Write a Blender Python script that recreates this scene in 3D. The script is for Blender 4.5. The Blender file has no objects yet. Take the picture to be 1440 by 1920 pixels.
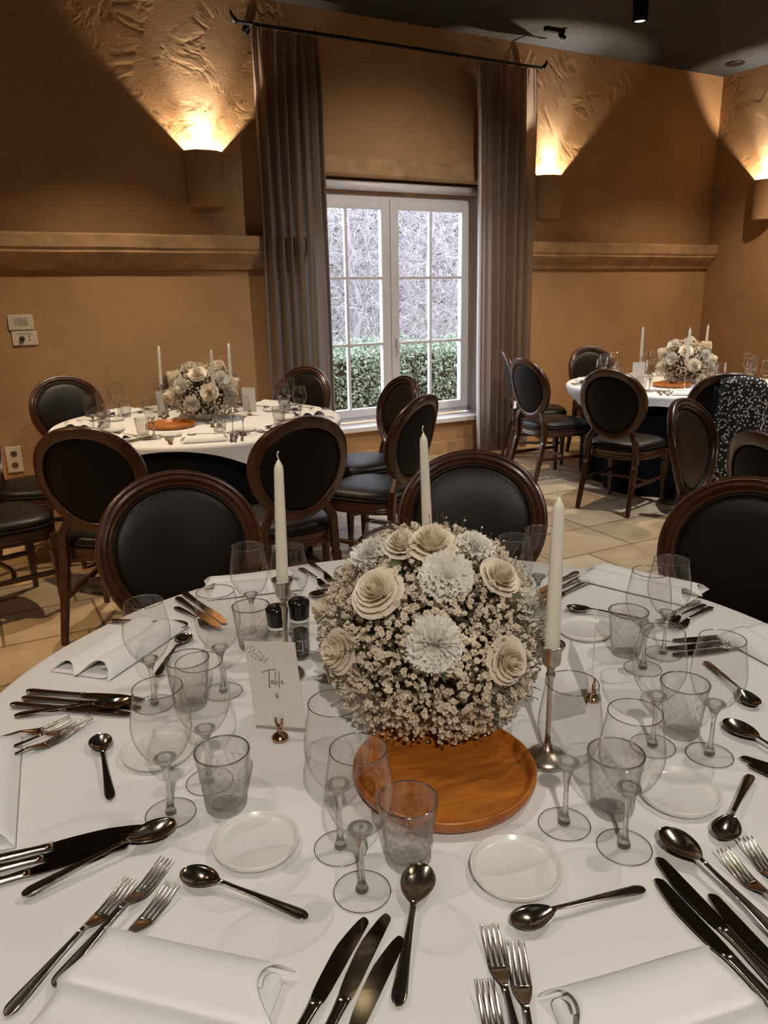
import bpy, math, random
from mathutils import Vector, Matrix
random.seed(7)
S = bpy.context.scene
COL = S.collection
PI = math.pi
rad = math.radians

# ------------------------------------------------------------------ camera
def make_camera():
    P, R = rad(15.9), rad(1.0)
    fw = Vector((0, math.cos(P), -math.sin(P)))
    rt = Vector((1, 0, 0)); up = rt.cross(fw)
    c, s = math.cos(R), math.sin(R)
    r2 = rt*c - up*s; u2 = rt*s + up*c
    cd = bpy.data.cameras.new('camera'); co = bpy.data.objects.new('camera', cd); COL.objects.link(co)
    m = Matrix((r2, u2, -fw)).transposed().to_4x4(); m.translation = (0, 0, 1.5)
    co.matrix_world = m
    cd.sensor_fit = 'VERTICAL'; cd.sensor_height = 36; cd.lens = 36*1440/1920
    cd.clip_start = 0.05; cd.clip_end = 200
    S.camera = co
make_camera()

# ------------------------------------------------------------------ light and exposure
ROOM = rad(28.5)                     # the back wall is turned away from the camera
RZ = Matrix.Rotation(ROOM, 4, 'Z')
def rw(u, d, z): return RZ @ Vector((u, d, z))
S.view_settings.view_transform = 'Standard'; S.view_settings.look = 'None'
S.view_settings.gamma = 1; S.view_settings.exposure = 0.0; S.view_settings.use_curve_mapping = False
cy = S.cycles
cy.max_bounces = 14; cy.diffuse_bounces = 4; cy.glossy_bounces = 4; cy.transmission_bounces = 10; cy.transparent_max_bounces = 40
cy.caustics_refractive = False; cy.caustics_reflective = False; cy.sample_clamp_indirect = 4.0; cy.use_denoising = True
W = bpy.data.worlds.new('world'); S.world = W; W.use_nodes = True
bg = W.node_tree.nodes['Background']; bg.inputs[0].default_value = (0.86, 0.89, 1.0, 1); bg.inputs[1].default_value = SKY_STRENGTH = 7.0
def spot(name, loc, target, power, angle, color=(1, .80, .56), size=.03, blend=.5):
    l = bpy.data.lights.new(name, 'SPOT'); l.energy = power; l.spot_size = rad(angle); l.spot_blend = blend
    l.color = color; l.shadow_soft_size = size
    o = bpy.data.objects.new(name, l); COL.objects.link(o); o.location = loc
    o.rotation_euler = (Vector(target)-Vector(loc)).to_track_quat('-Z', 'Y').to_euler()
    return o
def bulb(name, loc, power, color=(1, .68, .36), size=.012):
    l = bpy.data.lights.new(name, 'POINT'); l.energy = power; l.color = color; l.shadow_soft_size = size
    o = bpy.data.objects.new(name, l); COL.objects.link(o); o.location = loc
    return o
WARM = (1, .91, .80)
# ceiling spotlights over the tables, some added only for fill and bounce (positions of their fixtures are reused below)
LAMP = (1, .80, .57)
SPOTS = [((-1.15, 1.55, 3.36), (-.1, 1.2, .75), 52, 95, WARM), ((1.45, 1.65, 3.36), (.2, 1.2, .75), 74, 95, WARM),
         (tuple(rw(1.15, 4.85, 3.36)), tuple(rw(1.0, 4.95, 0)), 215, 102, LAMP), ((1.92, 6.33, 3.36), (2.0, 6.33, 0), 185, 102, LAMP),
         (tuple(rw(3.3, 3.5, 3.36)), tuple(rw(3.5, 6.2, 1.35)), 180, 72, WARM), (tuple(rw(6.7, 4.5, 3.36)), tuple(rw(6.6, 4.6, 0)), 215, 122, LAMP),  # first: unseen lamp added to brighten the window frame
         (tuple(rw(4.3, 2.6, 3.36)), tuple(rw(4.3, 2.7, 0)), 300, 110, (.96, .98, 1)), (tuple(rw(-1.2, 3.6, 3.36)), tuple(rw(-1.1, 3.8, 0)), 230, 110, (1, .66, .35)),
         ((.25, -1.6, 3.36), (.1, .95, .88), 275, 60, WARM), (tuple(rw(6.2, .8, 3.36)), tuple(rw(6.2, .8, 0)), 420, 90, LAMP),  # both added unseen: front fill for the flowers, floor bounce at right
         (tuple(rw(-1.9, 1.2, 3.36)), tuple(rw(-2.0, 1.2, 0)), 260, 56, LAMP), (tuple(rw(1.3, 2.7, 3.36)), (-1.15, 4.8, .9), 120, 48, WARM)]  # both added unseen: floor bounce at left, fill for the left rear flowers
for p, t, w, a, c in SPOTS: spot('ceiling_spot_light', (p[0], p[1], p[2]-.004), t, w, a, c, .025, .9)
# daylight comes in through the window opening
pl = bpy.data.lights.new('window_portal', 'AREA'); pl.shape = 'RECTANGLE'; pl.size = 1.8; pl.size_y = 2.1; pl.cycles.is_portal = True
po = bpy.data.objects.new('window_portal', pl); COL.objects.link(po); po.location = rw(3.54, 6.49, 1.35)
po.rotation_euler = (rad(-90), 0, ROOM)
SCONCE = [(1.845, 6.15, 0), (5.175, 6.15, 0), (7.48, 5.49, 1)]
for u, d, k in SCONCE:
    p0, p1 = (rw(u, d-.05, 2.36), rw(u, d-.012, 3.6)) if k == 0 else (rw(u-.05, d, 2.36), rw(u-.012, d, 3.6))
    p0 = p0+Vector((0, 0, .05))
    spot('sconce_beam_light', p0+Vector((0, 0, .055)), p1, 110, 56, (1, .97, .92), .012, 1.0)
    spot('sconce_spread_light', p0, p1, 110, 172, (1, .80, .56), .012, .6)

# ------------------------------------------------------------------ materials
MATS = {}
def nt(name):
    m = bpy.data.materials.new(name); m.use_nodes = True; MATS[name] = m
    return m, m.node_tree, m.node_tree.nodes['Principled BSDF']
def add(t, kind, **kw):
    n = t.nodes.new(kind)
    for k, v in kw.items(): setattr(n, k, v)
    return n
def setin(n, **kw):
    for k, v in kw.items():
        k = k.replace('_', ' ')
        n.inputs[k].default_value = v
def ramp(t, fac, stops):
    r = add(t, 'ShaderNodeValToRGB')
    while len(r.color_ramp.elements) < len(stops): r.color_ramp.elements.new(.5)
    for e, (p, c) in zip(r.color_ramp.elements, stops): e.position = p; e.color = (*c, 1)
    t.links.new(fac, r.inputs[0]); return r.outputs[0]
def coords(t, space='Object', scale=(1, 1, 1), rot=0):
    tc = add(t, 'ShaderNodeTexCoord'); mp = add(t, 'ShaderNodeMapping')
    mp.inputs['Scale'].default_value = scale; mp.inputs['Rotation'].default_value = (0, 0, rot)
    t.links.new(tc.outputs[space], mp.inputs[0]); return mp.outputs[0]
def noise(t, vec, scale, detail=4, rough=.55, dist=0):
    n = add(t, 'ShaderNodeTexNoise'); n.inputs['Scale'].default_value = scale; n.inputs['Detail'].default_value = detail
    n.inputs['Roughness'].default_value = rough; n.inputs['Distortion'].default_value = dist
    t.links.new(vec, n.inputs['Vector']); return n.outputs['Fac']
def bump(t, b, h, strength, dist=.01):
    n = add(t, 'ShaderNodeBump'); n.inputs['Strength'].default_value = strength; n.inputs['Distance'].default_value = dist
    t.links.new(h, n.inputs['Height']); t.links.new(n.outputs[0], b.inputs['Normal'])
def math2(t, op, a, b=None):
    n = add(t, 'ShaderNodeMath', operation=op)
    for i, x in enumerate((a, b)):
        if x is None: continue
        if isinstance(x, (int, float)): n.inputs[i].default_value = x
        else: t.links.new(x, n.inputs[i])
    return n.outputs[0]
def simple(name, c, rough=.5, metal=0, nscale=0, var=.12, bs=0, bd=.002, stretch=(1, 1, 1), **kw):
    m, t, b = nt(name)
    setin(b, Base_Color=(*c, 1), Roughness=rough, Metallic=metal); setin(b, **kw)
    if nscale:
        v = coords(t, 'Object', stretch); f = noise(t, v, nscale)
        lo = tuple(x*(1-var) for x in c); hi = tuple(min(1, x*(1+var)) for x in c)
        t.links.new(ramp(t, f, [(.3, lo), (.7, hi)]), b.inputs['Base Color'])
        if bs: bump(t, b, f, bs, bd)
    return m

def plaster(name, c):
    m, t, b = nt(name); setin(b, Roughness=.85)
    v = coords(t)
    f = noise(t, v, 1.6, 5, .6)
    lo = tuple(x*.86 for x in c); hi = tuple(x*1.12 for x in c)
    t.links.new(ramp(t, f, [(.3, lo), (.7, hi)]), b.inputs['Base Color'])
    # trowel ridges: thin curved creases, plus fine grain
    d = noise(t, v, 2.2, 3, .5, 1.8)
    cr = math2(t, 'ABSOLUTE', math2(t, 'SUBTRACT', d, .5))
    cr = math2(t, 'SMOOTH_MIN', math2(t, 'MULTIPLY', cr, 9), 1.0)
    msk = noise(t, v, 3.1, 2)
    cr = math2(t, 'MULTIPLY', cr, math2(t, 'GREATER_THAN', msk, .5))
    g = noise(t, v, 130, 3)
    h = math2(t, 'ADD', math2(t, 'MULTIPLY', cr, .5), math2(t, 'MULTIPLY', g, .22))
    h = math2(t, 'ADD', h, math2(t, 'MULTIPLY', noise(t, v, 9, 4), .4))
    bump(t, b, h, .45, .010)
    return m
M_wall = plaster('wall_plaster', (.42, .245, .120))
M_stone = simple('stone_trim', (.40, .245, .125), .85, 0, 6, .3, .35, .01)
M_ceil = simple('ceiling_paint', (.016, .0165, .017), .8, 0, 40, .1, .15, .004)
def floor_mat():
    m, t, b = nt('stone_floor'); v = coords(t)
    br = add(t, 'ShaderNodeTexBrick', offset=.42, squash=.7, squash_frequency=3)
    t.links.new(v, br.inputs['Vector'])
    setin(br, Color1=(.45, .325, .19, 1), Color2=(.57, .465, .32, 1), Mortar=(.20, .14, .085, 1), Scale=1.0, Mortar_Size=.008, Mortar_Smooth=.3, Bias=-.1, Brick_Width=.62, Row_Height=.40)
    f = noise(t, v, 4.5, 6, .65, .6)
    mx = add(t, 'ShaderNodeMixRGB', blend_type='MULTIPLY'); mx.inputs[0].default_value = .7
    t.links.new(br.outputs['Color'], mx.inputs[1]); t.links.new(ramp(t, f, [(.3, (.62, .56, .5)), (.65, (1, 1, 1))]), mx.inputs[2])
    t.links.new(mx.outputs[0], b.inputs['Base Color'])
    t.links.new(ramp(t, f, [(.3, (.36,)*3), (.7, (.55,)*3)]), b.inputs['Roughness'])
    h = math2(t, 'SUBTRACT', math2(t, 'MULTIPLY', f, .3), br.outputs['Fac'])
    bump(t, b, h, .35, .006); return m
M_floor = floor_mat()
M_white = simple('painted_wood', (.80, .79, .82), .4, 0, 30, .04)
def wood(name, c1, c2, rough, scale=(14, 1.6, 14), coat=0):
    m, t, b = nt(name); v = coords(t, 'Object', scale)
    f = noise(t, v, 2.2, 5, .6, 1.2)
    t.links.new(ramp(t, f, [(.28, c1), (.72, c2)]), b.inputs['Base Color'])
    setin(b, Roughness=rough, Coat_Weight=coat, Coat_Roughness=.2); bump(t, b, f, .08, .002); return m
M_chair = wood('dark_stained_wood', (.034, .011, .005), (.088, .030, .012), .32, (9, 9, 2.5), .25)
M_tray = wood('acacia_wood', (.24, .062, .007), (.55, .185, .022), .36, (3.2, 16, 3), .15)
def leather():
    m, t, b = nt('brown_leather'); v = coords(t)
    vo = add(t, 'ShaderNodeTexVoronoi'); vo.inputs['Scale'].default_value = 260; t.links.new(v, vo.inputs['Vector'])
    f = noise(t, v, 7)
    t.links.new(ramp(t, f, [(.3, (.006, .004, .0028)), (.75, (.013, .0085, .0058))]), b.inputs['Base Color'])
    setin(b, Roughness=.42, Specular_IOR_Level=.28); bump(t, b, vo.outputs['Distance'], .12, .002); return m
M_leather = leather()
M_panel = simple('black_back_fabric', (.0045, .0035, .003), .65, 0, 60, .3, Specular_IOR_Level=.25)
def cloth(name, c, bs=.12, scale=380):
    m, t, b = nt(name); v = coords(t)
    f = noise(t, v, scale, 2); g = noise(t, v, 3.5, 3)
    setin(b, Base_Color=(*c, 1), Roughness=.9, Sheen_Weight=.1)
    bump(t, b, math2(t, 'ADD', math2(t, 'MULTIPLY', f, .12), math2(t, 'MULTIPLY', g, .8)), bs, .006); return m
M_cloth = cloth('white_linen', (.76, .74, .72))
M_napkin = cloth('napkin_linen', (.78, .765, .75), .08)
M_black = cloth('black_cloth', (.0045, .0045, .005)); setin(MATS['black_cloth'].node_tree.nodes['Principled BSDF'], Sheen_Weight=0.0, Specular_IOR_Level=.15)
def curtain_mat():
    m, t, b = nt('curtain_velvet'); v = coords(t, 'Object', (1, 1, .25))
    f = noise(t, v, 60, 3)
    t.links.new(ramp(t, f, [(.3, (.17, .115, .075)), (.7, (.25, .175, .12))]), b.inputs['Base Color'])
    setin(b, Roughness=.85, Sheen_Weight=.35, Sheen_Roughness=.4); bump(t, b, f, .1, .003); return m
M_curtain = curtain_mat()
def translucent(m, c, w):
    t = m.node_tree; out = t.nodes['Material Output']; b = t.nodes['Principled BSDF']
    tl = add(t, 'ShaderNodeBsdfTranslucent'); tl.inputs[0].default_value = (*c, 1)
    mx = add(t, 'ShaderNodeMixShader'); mx.inputs[0].default_value = w
    t.links.new(b.outputs[0], mx.inputs[1]); t.links.new(tl.outputs[0], mx.inputs[2]); t.links.new(mx.outputs[0], out.inputs[0])
translucent(M_curtain, (.55, .46, .41), .34)
M_lining = cloth('curtain_lining', (.66, .64, .64))
M_iron = simple('black_iron', (.010, .009, .009), .45, .6, 50, .2)
M_silver = simple('polished_steel', (.58, .52, .44), .15, 1, 40, .12, .02, .001)
M_blade = simple('steel_blade', (.50, .44, .37), .09, 1, 25, .1)
M_pewter = simple('brushed_silver', (.52, .46, .38), .30, 1, 60, .15, .05, .001)
M_bronze = simple('rose_gold', (.50, .30, .19), .18, 1, 60, .1)
M_candle = simple('ivory_wax', (.84, .79, .66), .45, 0, 18, .03, Subsurface_Weight=.12, Subsurface_Radius=(.02, .014, .008))
M_wick = simple('cotton_wick', (.72, .68, .58), .9, 0, 200, .2)
M_paper = simple('card_paper', (.74, .70, .62), .8, 0, 90, .04)
M_ink = simple('black_ink', (.012, .010, .010), .6, 0, 80, .1)
M_sprig = simple('sepia_ink', (.34, .25, .15), .7, 0, 80, .1)
M_ceram = simple('white_ceramic', (.75, .73, .69), .22, 0, 30, .03, Coat_Weight=.4)
M_plastic = simple('white_plastic', (.68, .60, .49), .4, 0, 60, .05)
M_slot = simple('dark_slot', (.03, .025, .02), .6, 0, 60, .1)
M_cap = simple('black_plastic', (.009, .008, .007), .18, 0, 60, .2)
M_pepper = simple('peppercorns', (.022, .015, .011), .6, 0, 330, .8, .9, .004)
M_salt = simple('coarse_salt', (.75, .68, .62), .6, 0, 300, .3, .5, .003)
M_petal = simple('ivory_petal', (.93, .855, .72), .55, 0, 24, .06)
M_carn = simple('white_petal', (.91, .88, .80), .6, 0, 40, .06)
M_gyp = simple('small_blossom', (.88, .80, .66), .65, 0, 14, .10)
translucent(M_petal, (.90, .82, .68), .28); translucent(M_carn, (.90, .87, .78), .28); translucent(M_gyp, (.88, .80, .66), .30)
M_stem = simple('dry_green_stem', (.11, .09, .035), .7, 0, 50, .3)
M_leaf = simple('flower_leaf', (.10, .12, .045), .5, 0, 30, .3)
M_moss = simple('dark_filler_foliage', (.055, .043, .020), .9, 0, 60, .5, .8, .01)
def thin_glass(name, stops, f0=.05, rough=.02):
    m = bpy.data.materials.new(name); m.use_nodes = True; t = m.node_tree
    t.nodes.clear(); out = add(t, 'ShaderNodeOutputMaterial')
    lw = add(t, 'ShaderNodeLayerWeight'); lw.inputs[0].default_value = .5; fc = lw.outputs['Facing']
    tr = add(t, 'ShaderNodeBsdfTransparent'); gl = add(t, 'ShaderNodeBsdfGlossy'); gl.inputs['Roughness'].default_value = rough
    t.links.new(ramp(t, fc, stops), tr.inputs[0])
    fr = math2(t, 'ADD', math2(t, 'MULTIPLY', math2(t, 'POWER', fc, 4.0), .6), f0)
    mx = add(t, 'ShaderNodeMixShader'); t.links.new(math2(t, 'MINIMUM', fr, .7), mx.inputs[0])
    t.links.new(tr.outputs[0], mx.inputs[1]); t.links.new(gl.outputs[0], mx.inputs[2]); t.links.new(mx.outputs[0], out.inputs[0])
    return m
def solid_glass(name, clear, ior=1.45, tint=(.97, .97, .95)):
    m = bpy.data.materials.new(name); m.use_nodes = True; t = m.node_tree
    t.nodes.clear(); out = add(t, 'ShaderNodeOutputMaterial')
    tr = add(t, 'ShaderNodeBsdfTransparent'); tr.inputs[0].default_value = (*tint, 1)
    gl = add(t, 'ShaderNodeBsdfGlass'); gl.inputs['IOR'].default_value = ior; gl.inputs['Roughness'].default_value = 0; gl.inputs[0].default_value = (*tint, 1)
    mx = add(t, 'ShaderNodeMixShader'); mx.inputs[0].default_value = 1-clear
    t.links.new(tr.outputs[0], mx.inputs[1]); t.links.new(gl.outputs[0], mx.inputs[2]); t.links.new(mx.outputs[0], out.inputs[0])
    return m
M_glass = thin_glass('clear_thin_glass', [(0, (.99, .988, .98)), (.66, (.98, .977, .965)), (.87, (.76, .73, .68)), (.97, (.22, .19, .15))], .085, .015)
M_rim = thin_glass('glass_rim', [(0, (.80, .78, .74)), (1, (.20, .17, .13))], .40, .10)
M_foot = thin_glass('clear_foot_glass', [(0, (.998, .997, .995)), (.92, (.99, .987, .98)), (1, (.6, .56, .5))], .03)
def crystal():
    m = bpy.data.materials.new('cut_crystal'); m.use_nodes = True; t = m.node_tree
    t.nodes.clear(); out = add(t, 'ShaderNodeOutputMaterial')
    lw = add(t, 'ShaderNodeLayerWeight'); lw.inputs[0].default_value = .5
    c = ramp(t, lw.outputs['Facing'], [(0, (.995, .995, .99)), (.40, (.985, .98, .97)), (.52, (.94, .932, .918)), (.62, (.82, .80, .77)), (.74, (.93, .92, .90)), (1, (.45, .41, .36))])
    tr = add(t, 'ShaderNodeBsdfTransparent'); gl = add(t, 'ShaderNodeBsdfGlass'); gl.inputs['IOR'].default_value = 1.24; gl.inputs['Roughness'].default_value = 0
    t.links.new(c, tr.inputs[0]); t.links.new(c, gl.inputs[0])
    mx = add(t, 'ShaderNodeMixShader'); mx.inputs[0].default_value = .20
    t.links.new(tr.outputs[0], mx.inputs[1]); t.links.new(gl.outputs[0], mx.inputs[2])
    gs = add(t, 'ShaderNodeBsdfGlossy'); gs.inputs['Roughness'].default_value = .03
    m2 = add(t, 'ShaderNodeMixShader'); t.links.new(math2(t, 'ADD', math2(t, 'MULTIPLY', math2(t, 'POWER', lw.outputs['Facing'], 3.0), .4), .035), m2.inputs[0])
    t.links.new(mx.outputs[0], m2.inputs[1]); t.links.new(gs.outputs[0], m2.inputs[2]); t.links.new(m2.outputs[0], out.inputs[0]); return m
M_cut = crystal()
M_pane = thin_glass('window_glass', [(0, (.97, .98, .99)), (1, (.8, .82, .84))], .04, 0)
M_stemglass = solid_glass('clear_solid_glass', .25)
def emit(name, c, s):
    m = bpy.data.materials.new(name); m.use_nodes = True; t = m.node_tree; t.nodes.clear()
    out = add(t, 'ShaderNodeOutputMaterial'); e = add(t, 'ShaderNodeEmission'); e.inputs[0].default_value = (*c, 1); e.inputs[1].default_value = s
    t.links.new(e.outputs[0], out.inputs[0]); return m
M_lamp = emit('lit_lamp', (1, .8, .5), 3)
M_twig = simple('winter_twig', (.42, .40, .41), .9, 0, 6, .2)
M_hedge = simple('hedge_leaf', (.28, .36, .27), .5, 0, 9, .4)
M_earth = simple('garden_soil', (.22, .19, .13), 1, 0, 3, .3)
def dotted():
    m, t, b = nt('dotted_fabric'); v = coords(t, 'Object')
    sp = add(t, 'ShaderNodeSeparateXYZ'); cb = add(t, 'ShaderNodeCombineXYZ'); t.links.new(v, sp.inputs[0]); t.links.new(sp.outputs[0], cb.inputs[0]); t.links.new(sp.outputs[2], cb.inputs[1]); v = cb.outputs[0]
    vo = add(t, 'ShaderNodeTexVoronoi', voronoi_dimensions='2D'); vo.inputs['Scale'].default_value = 38; t.links.new(v, vo.inputs['Vector'])
    dots = math2(t, 'LESS_THAN', vo.outputs['Distance'], .20)
    d = noise(t, v, 11, 1, .4, .5)
    line = math2(t, 'LESS_THAN', math2(t, 'ABSOLUTE', math2(t, 'SUBTRACT', d, .56)), .007)
    f = math2(t, 'MAXIMUM', dots, line)
    t.links.new(ramp(t, f, [(.4, (.007, .006, .006)), (.6, (.62, .57, .5))]), b.inputs['Base Color']); setin(b, Roughness=.8)
    return m
M_dots = dotted()

# ------------------------------------------------------------------ mesh helpers
class MB:
    def __init__(s): s.v = []; s.f = []
    def add(s, vs, fs, M=None):
        o = len(s.v)
        s.v += [tuple(M @ Vector(p)) for p in vs] if M is not None else [tuple(p) for p in vs]
        s.f += [tuple(i+o for i in f) for f in fs]; return s
    def box(s, a, b, M=None):
        (x0, y0, z0), (x1, y1, z1) = a, b
        vs = [(x0, y0, z0), (x1, y0, z0), (x1, y1, z0), (x0, y1, z0), (x0, y0, z1), (x1, y0, z1), (x1, y1, z1), (x0, y1, z1)]
        return s.add(vs, [(3, 2, 1, 0), (4, 5, 6, 7), (0, 1, 5, 4), (1, 2, 6, 5), (2, 3, 7, 6), (3, 0, 4, 7)], M)
    def lathe(s, prof, n=32, M=None, close=True):
        vs = []; fs = []; k = len(prof)
        for i in range(n):
            a = 2*PI*i/n
            vs += [(r*math.cos(a), r*math.sin(a), z) for r, z in prof]
        for i in range(n):
            j = (i+1) % n
            for q in range(k-1):
                fs.append((i*k+q, j*k+q, j*k+q+1, i*k+q+1))
        if close:
            if prof[0][0] > 1e-6: fs.append(tuple(i*k for i in range(n))[::-1])
            if prof[-1][0] > 1e-6: fs.append(tuple(i*k+k-1 for i in range(n)))
        return s.add(vs, fs, M)
    def tube(s, pts, r, n=8, M=None, cap=True):
        pts = [Vector(p) for p in pts]; vs = []; fs = []
        rs = r if isinstance(r, (list, tuple)) else [r]*len(pts)
        ref = None
        for i, p in enumerate(pts):
            d = (pts[min(i+1, len(pts)-1)]-pts[max(i-1, 0)])
            d = d.normalized() if d.length > 1e-9 else Vector((0, 0, 1))
            if ref is None:
                ref = d.orthogonal().normalized()
            ref = (ref - d*ref.dot(d)); ref = ref.normalized() if ref.length > 1e-6 else d.orthogonal().normalized()
            q = d.cross(ref)
            vs += [tuple(p+(ref*math.cos(2*PI*j/n)+q*math.sin(2*PI*j/n))*rs[i]) for j in range(n)]
        for i in range(len(pts)-1):
            for j in range(n):
                fs.append((i*n+j, i*n+(j+1) % n, (i+1)*n+(j+1) % n, (i+1)*n+j))
        if cap: fs += [tuple(range(n))[::-1], tuple(range((len(pts)-1)*n, len(pts)*n))]
        return s.add(vs, fs, M)
    def bar(s, pts, w, h, M=None, xdir=(1, 0, 0)):
        """square-section member along pts; w, h lists or numbers"""
        pts = [Vector(p) for p in pts]; k = len(pts); vs = []; fs = []
        ws = w if isinstance(w, (list, tuple)) else [w]*k; hs = h if isinstance(h, (list, tuple)) else [h]*k
        X = Vector(xdir)
        for i, p in enumerate(pts):
            d = (pts[min(i+1, k-1)]-pts[max(i-1, 0)]).normalized()
            x = (X-d*X.dot(d)).normalized(); y = d.cross(x)
            c = .22
            for a, b in ((-1, -1+c), (-1+c, -1), (1-c, -1), (1, -1+c), (1, 1-c), (1-c, 1), (-1+c, 1), (-1, 1-c)):
                vs.append(tuple(p+x*a*ws[i]/2+y*b*hs[i]/2))
        n = 8
        for i in range(k-1):
            for j in range(n):
                fs.append((i*n+j, i*n+(j+1) % n, (i+1)*n+(j+1) % n, (i+1)*n+j))
        fs += [tuple(range(n))[::-1], tuple(range((k-1)*n, k*n))]
        return s.add(vs, fs, M)
    def grid(s, fn, nu, nv, M=None, wrapu=False):
        vs = [fn(i/(nu if wrapu else nu-1), j/(nv-1)) for i in range(nu) for j in range(nv)]
        fs = []
        for i in range(nu if wrapu else nu-1):
            i2 = (i+1) % nu
            for j in range(nv-1): fs.append((i*nv+j, i2*nv+j, i2*nv+j+1, i*nv+j+1))
        return s.add(vs, fs, M)
    def obj(s, name, mat, parent=None, smooth=True, mods=(), angle=None):
        me = bpy.data.meshes.new(name); me.from_pydata(s.v, [], s.f); me.validate(); me.update()
        if smooth: me.polygons.foreach_set('use_smooth', [True]*len(me.polygons))
        if angle and smooth:
            try: me.set_sharp_from_angle(angle=rad(angle))
            except Exception: pass
        me.materials.append(mat)
        o = bpy.data.objects.new(name, me); COL.objects.link(o)
        if parent: o.parent = parent
        for m in mods:
            md = o.modifiers.new(m[0].lower(), m[0])
            for k, v in m[1].items(): setattr(md, k, v)
        return o
BEV = lambda w=.003, n=2: ('BEVEL', dict(width=w, segments=n, limit_method='ANGLE'))
SOL = lambda t, off=-1: ('SOLIDIFY', dict(thickness=t, offset=off))
SUB = lambda n=1: ('SUBSURF', dict(levels=n, render_levels=n))

def tag(o, label=None, cat=None, group=None, kind=None):
    if label: o['label'] = label
    if cat: o['category'] = cat
    if group: o['group'] = group
    if kind: o['kind'] = kind
    return o
def thing(name, label, cat, loc=(0, 0, 0), rz=0, group=None, kind=None):
    o = bpy.data.objects.new(name, None); COL.objects.link(o); o.empty_display_size = .05
    o.location = loc; o.rotation_euler = (0, 0, rz)
    return tag(o, label, cat, group, kind)
def kids(o): return [c for c in COL.objects if c.parent == o]
KIDS = {}
def dup(root, loc, rz=0, label=None, group=None, scale=None, rot=None):
    if root.name not in KIDS:
        KIDS[root.name] = [(c, kids(c)) for c in kids(root)]
    r = root.copy(); COL.objects.link(r); r.location = loc; r.rotation_euler = rot or (0, 0, rz)
    if scale: r.scale = scale
    if label: r['label'] = label
    if group: r['group'] = group
    for c, gs in KIDS[root.name]:
        c2 = c.copy(); COL.objects.link(c2); c2.parent = r
        for g in gs:
            g2 = g.copy(); COL.objects.link(g2); g2.parent = c2
    return r
class Kind:
    """first call places the original, later calls place copies"""
    def __init__(s, root): s.root = root; s.used = False; KIDS[root.name] = [(c, kids(c)) for c in kids(root)]
    def put(s, loc, rz=0, label=None, group=None, scale=None, rot=None):
        if not s.used:
            s.used = True; r = s.root; r.location = loc; r.rotation_euler = rot or (0, 0, rz)
            if scale: r.scale = scale
            if label: r['label'] = label
            if group: r['group'] = group
            return r
        return dup(s.root, loc, rz, label, group, scale, rot)
def room_obj(o): o.rotation_euler = (0, 0, ROOM); return o
def lerp(a, b, t): return a+(b-a)*t
# ------------------------------------------------------------------ room shell (room axes: u along the back wall, d away from the camera)
def struct(o, label, cat): room_obj(o); return tag(o, label, cat, None, 'structure')
U0, U1, D0, D1, H = -2.6, 7.48, -2.6, 6.15, 3.62
OU0, OU1, OZ0, OZ1 = 2.62, 4.45, .33, 2.44
TH = .36
OW0, OW1 = OU0-.12, OU1+.13          # the reveal widens toward the room
m = MB()
m.box((U0-.3, D1, -.05), (OW0, D1+TH, H+.1)); m.box((OW1, D1, -.05), (U1+.3, D1+TH, H+.1))
m.box((OW0, D1, -.05), (OW1, D1+TH, OZ0)); m.box((OW0, D1, OZ1), (OW1, D1+TH, H+.1))
struct(m.obj('wall_back', M_wall, smooth=False), 'brown plaster wall with the window and two curtains', 'wall')
struct(MB().box((U1, D0-.3, -.05), (U1+.3, D1, H+.1)).obj('wall_right', M_wall, smooth=False), 'brown plaster wall at the right photo edge with one sconce', 'wall')
struct(MB().box((U0-.3, D0-.3, -.05), (U0, D1, H+.1)).obj('wall_left', M_wall, smooth=False), 'brown plaster wall beyond the left photo edge', 'wall')
struct(MB().box((U0, D0-.3, -.05), (U1, D0, H+.1)).obj('wall_front', M_wall, smooth=False), 'brown plaster wall behind the camera', 'wall')
struct(MB().box((U0-.3, D0-.3, H), (U1+.3, D1+TH, H+.2)).obj('ceiling', M_ceil, smooth=False), 'near-black painted ceiling with small spotlights', 'ceiling')
struct(MB().box((U0-.3, D0-.3, -.2), (U1+.3, D1+.02, 0)).obj('floor', M_floor, smooth=False), 'worn sandstone slab floor', 'floor')

def moulding(name, prof, u0, u1, label, mat=M_stone, d=D1):
    m = MB(); k = len(prof); n = max(2, int((u1-u0)/.12))
    for i in range(n+1):
        u = lerp(u0, u1, i/n)
        m.v += [(u, d-p, z+.0015*math.sin(u*7+p*50)) for p, z in prof]
    for i in range(n):
        for j in range(k-1): m.f.append((i*k+j, (i+1)*k+j, (i+1)*k+j+1, i*k+j+1))
    m.f += [tuple(range(k)), tuple(range(n*k, n*k+k))[::-1]]
    return struct(m.obj(name, mat, smooth=False), label, 'moulding')
LEDGE = [(0, 1.945), (.125, 1.945), (.135, 1.93), (.135, 1.85), (.12, 1.83), (.125, 1.815), (.09, 1.775), (.05, 1.735), (.03, 1.70), (0, 1.70)]
moulding('trim_1', LEDGE, U0, 2.62, 'long stone ledge on the wall left of the curtains')
moulding('trim_2', LEDGE, 4.75, U1, 'shorter stone ledge between the right curtain and the corner')
moulding('trim_3', [(0, 2.58), (.025, 2.58), (.025, 2.455), (0, 2.44)], 2.5, 4.6, 'stone lintel over the window')
moulding('baseboard_back', [(0, .12), (.02, .115), (.025, 0), (0, 0)], U0, U1, 'low stone skirting under the window')
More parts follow.
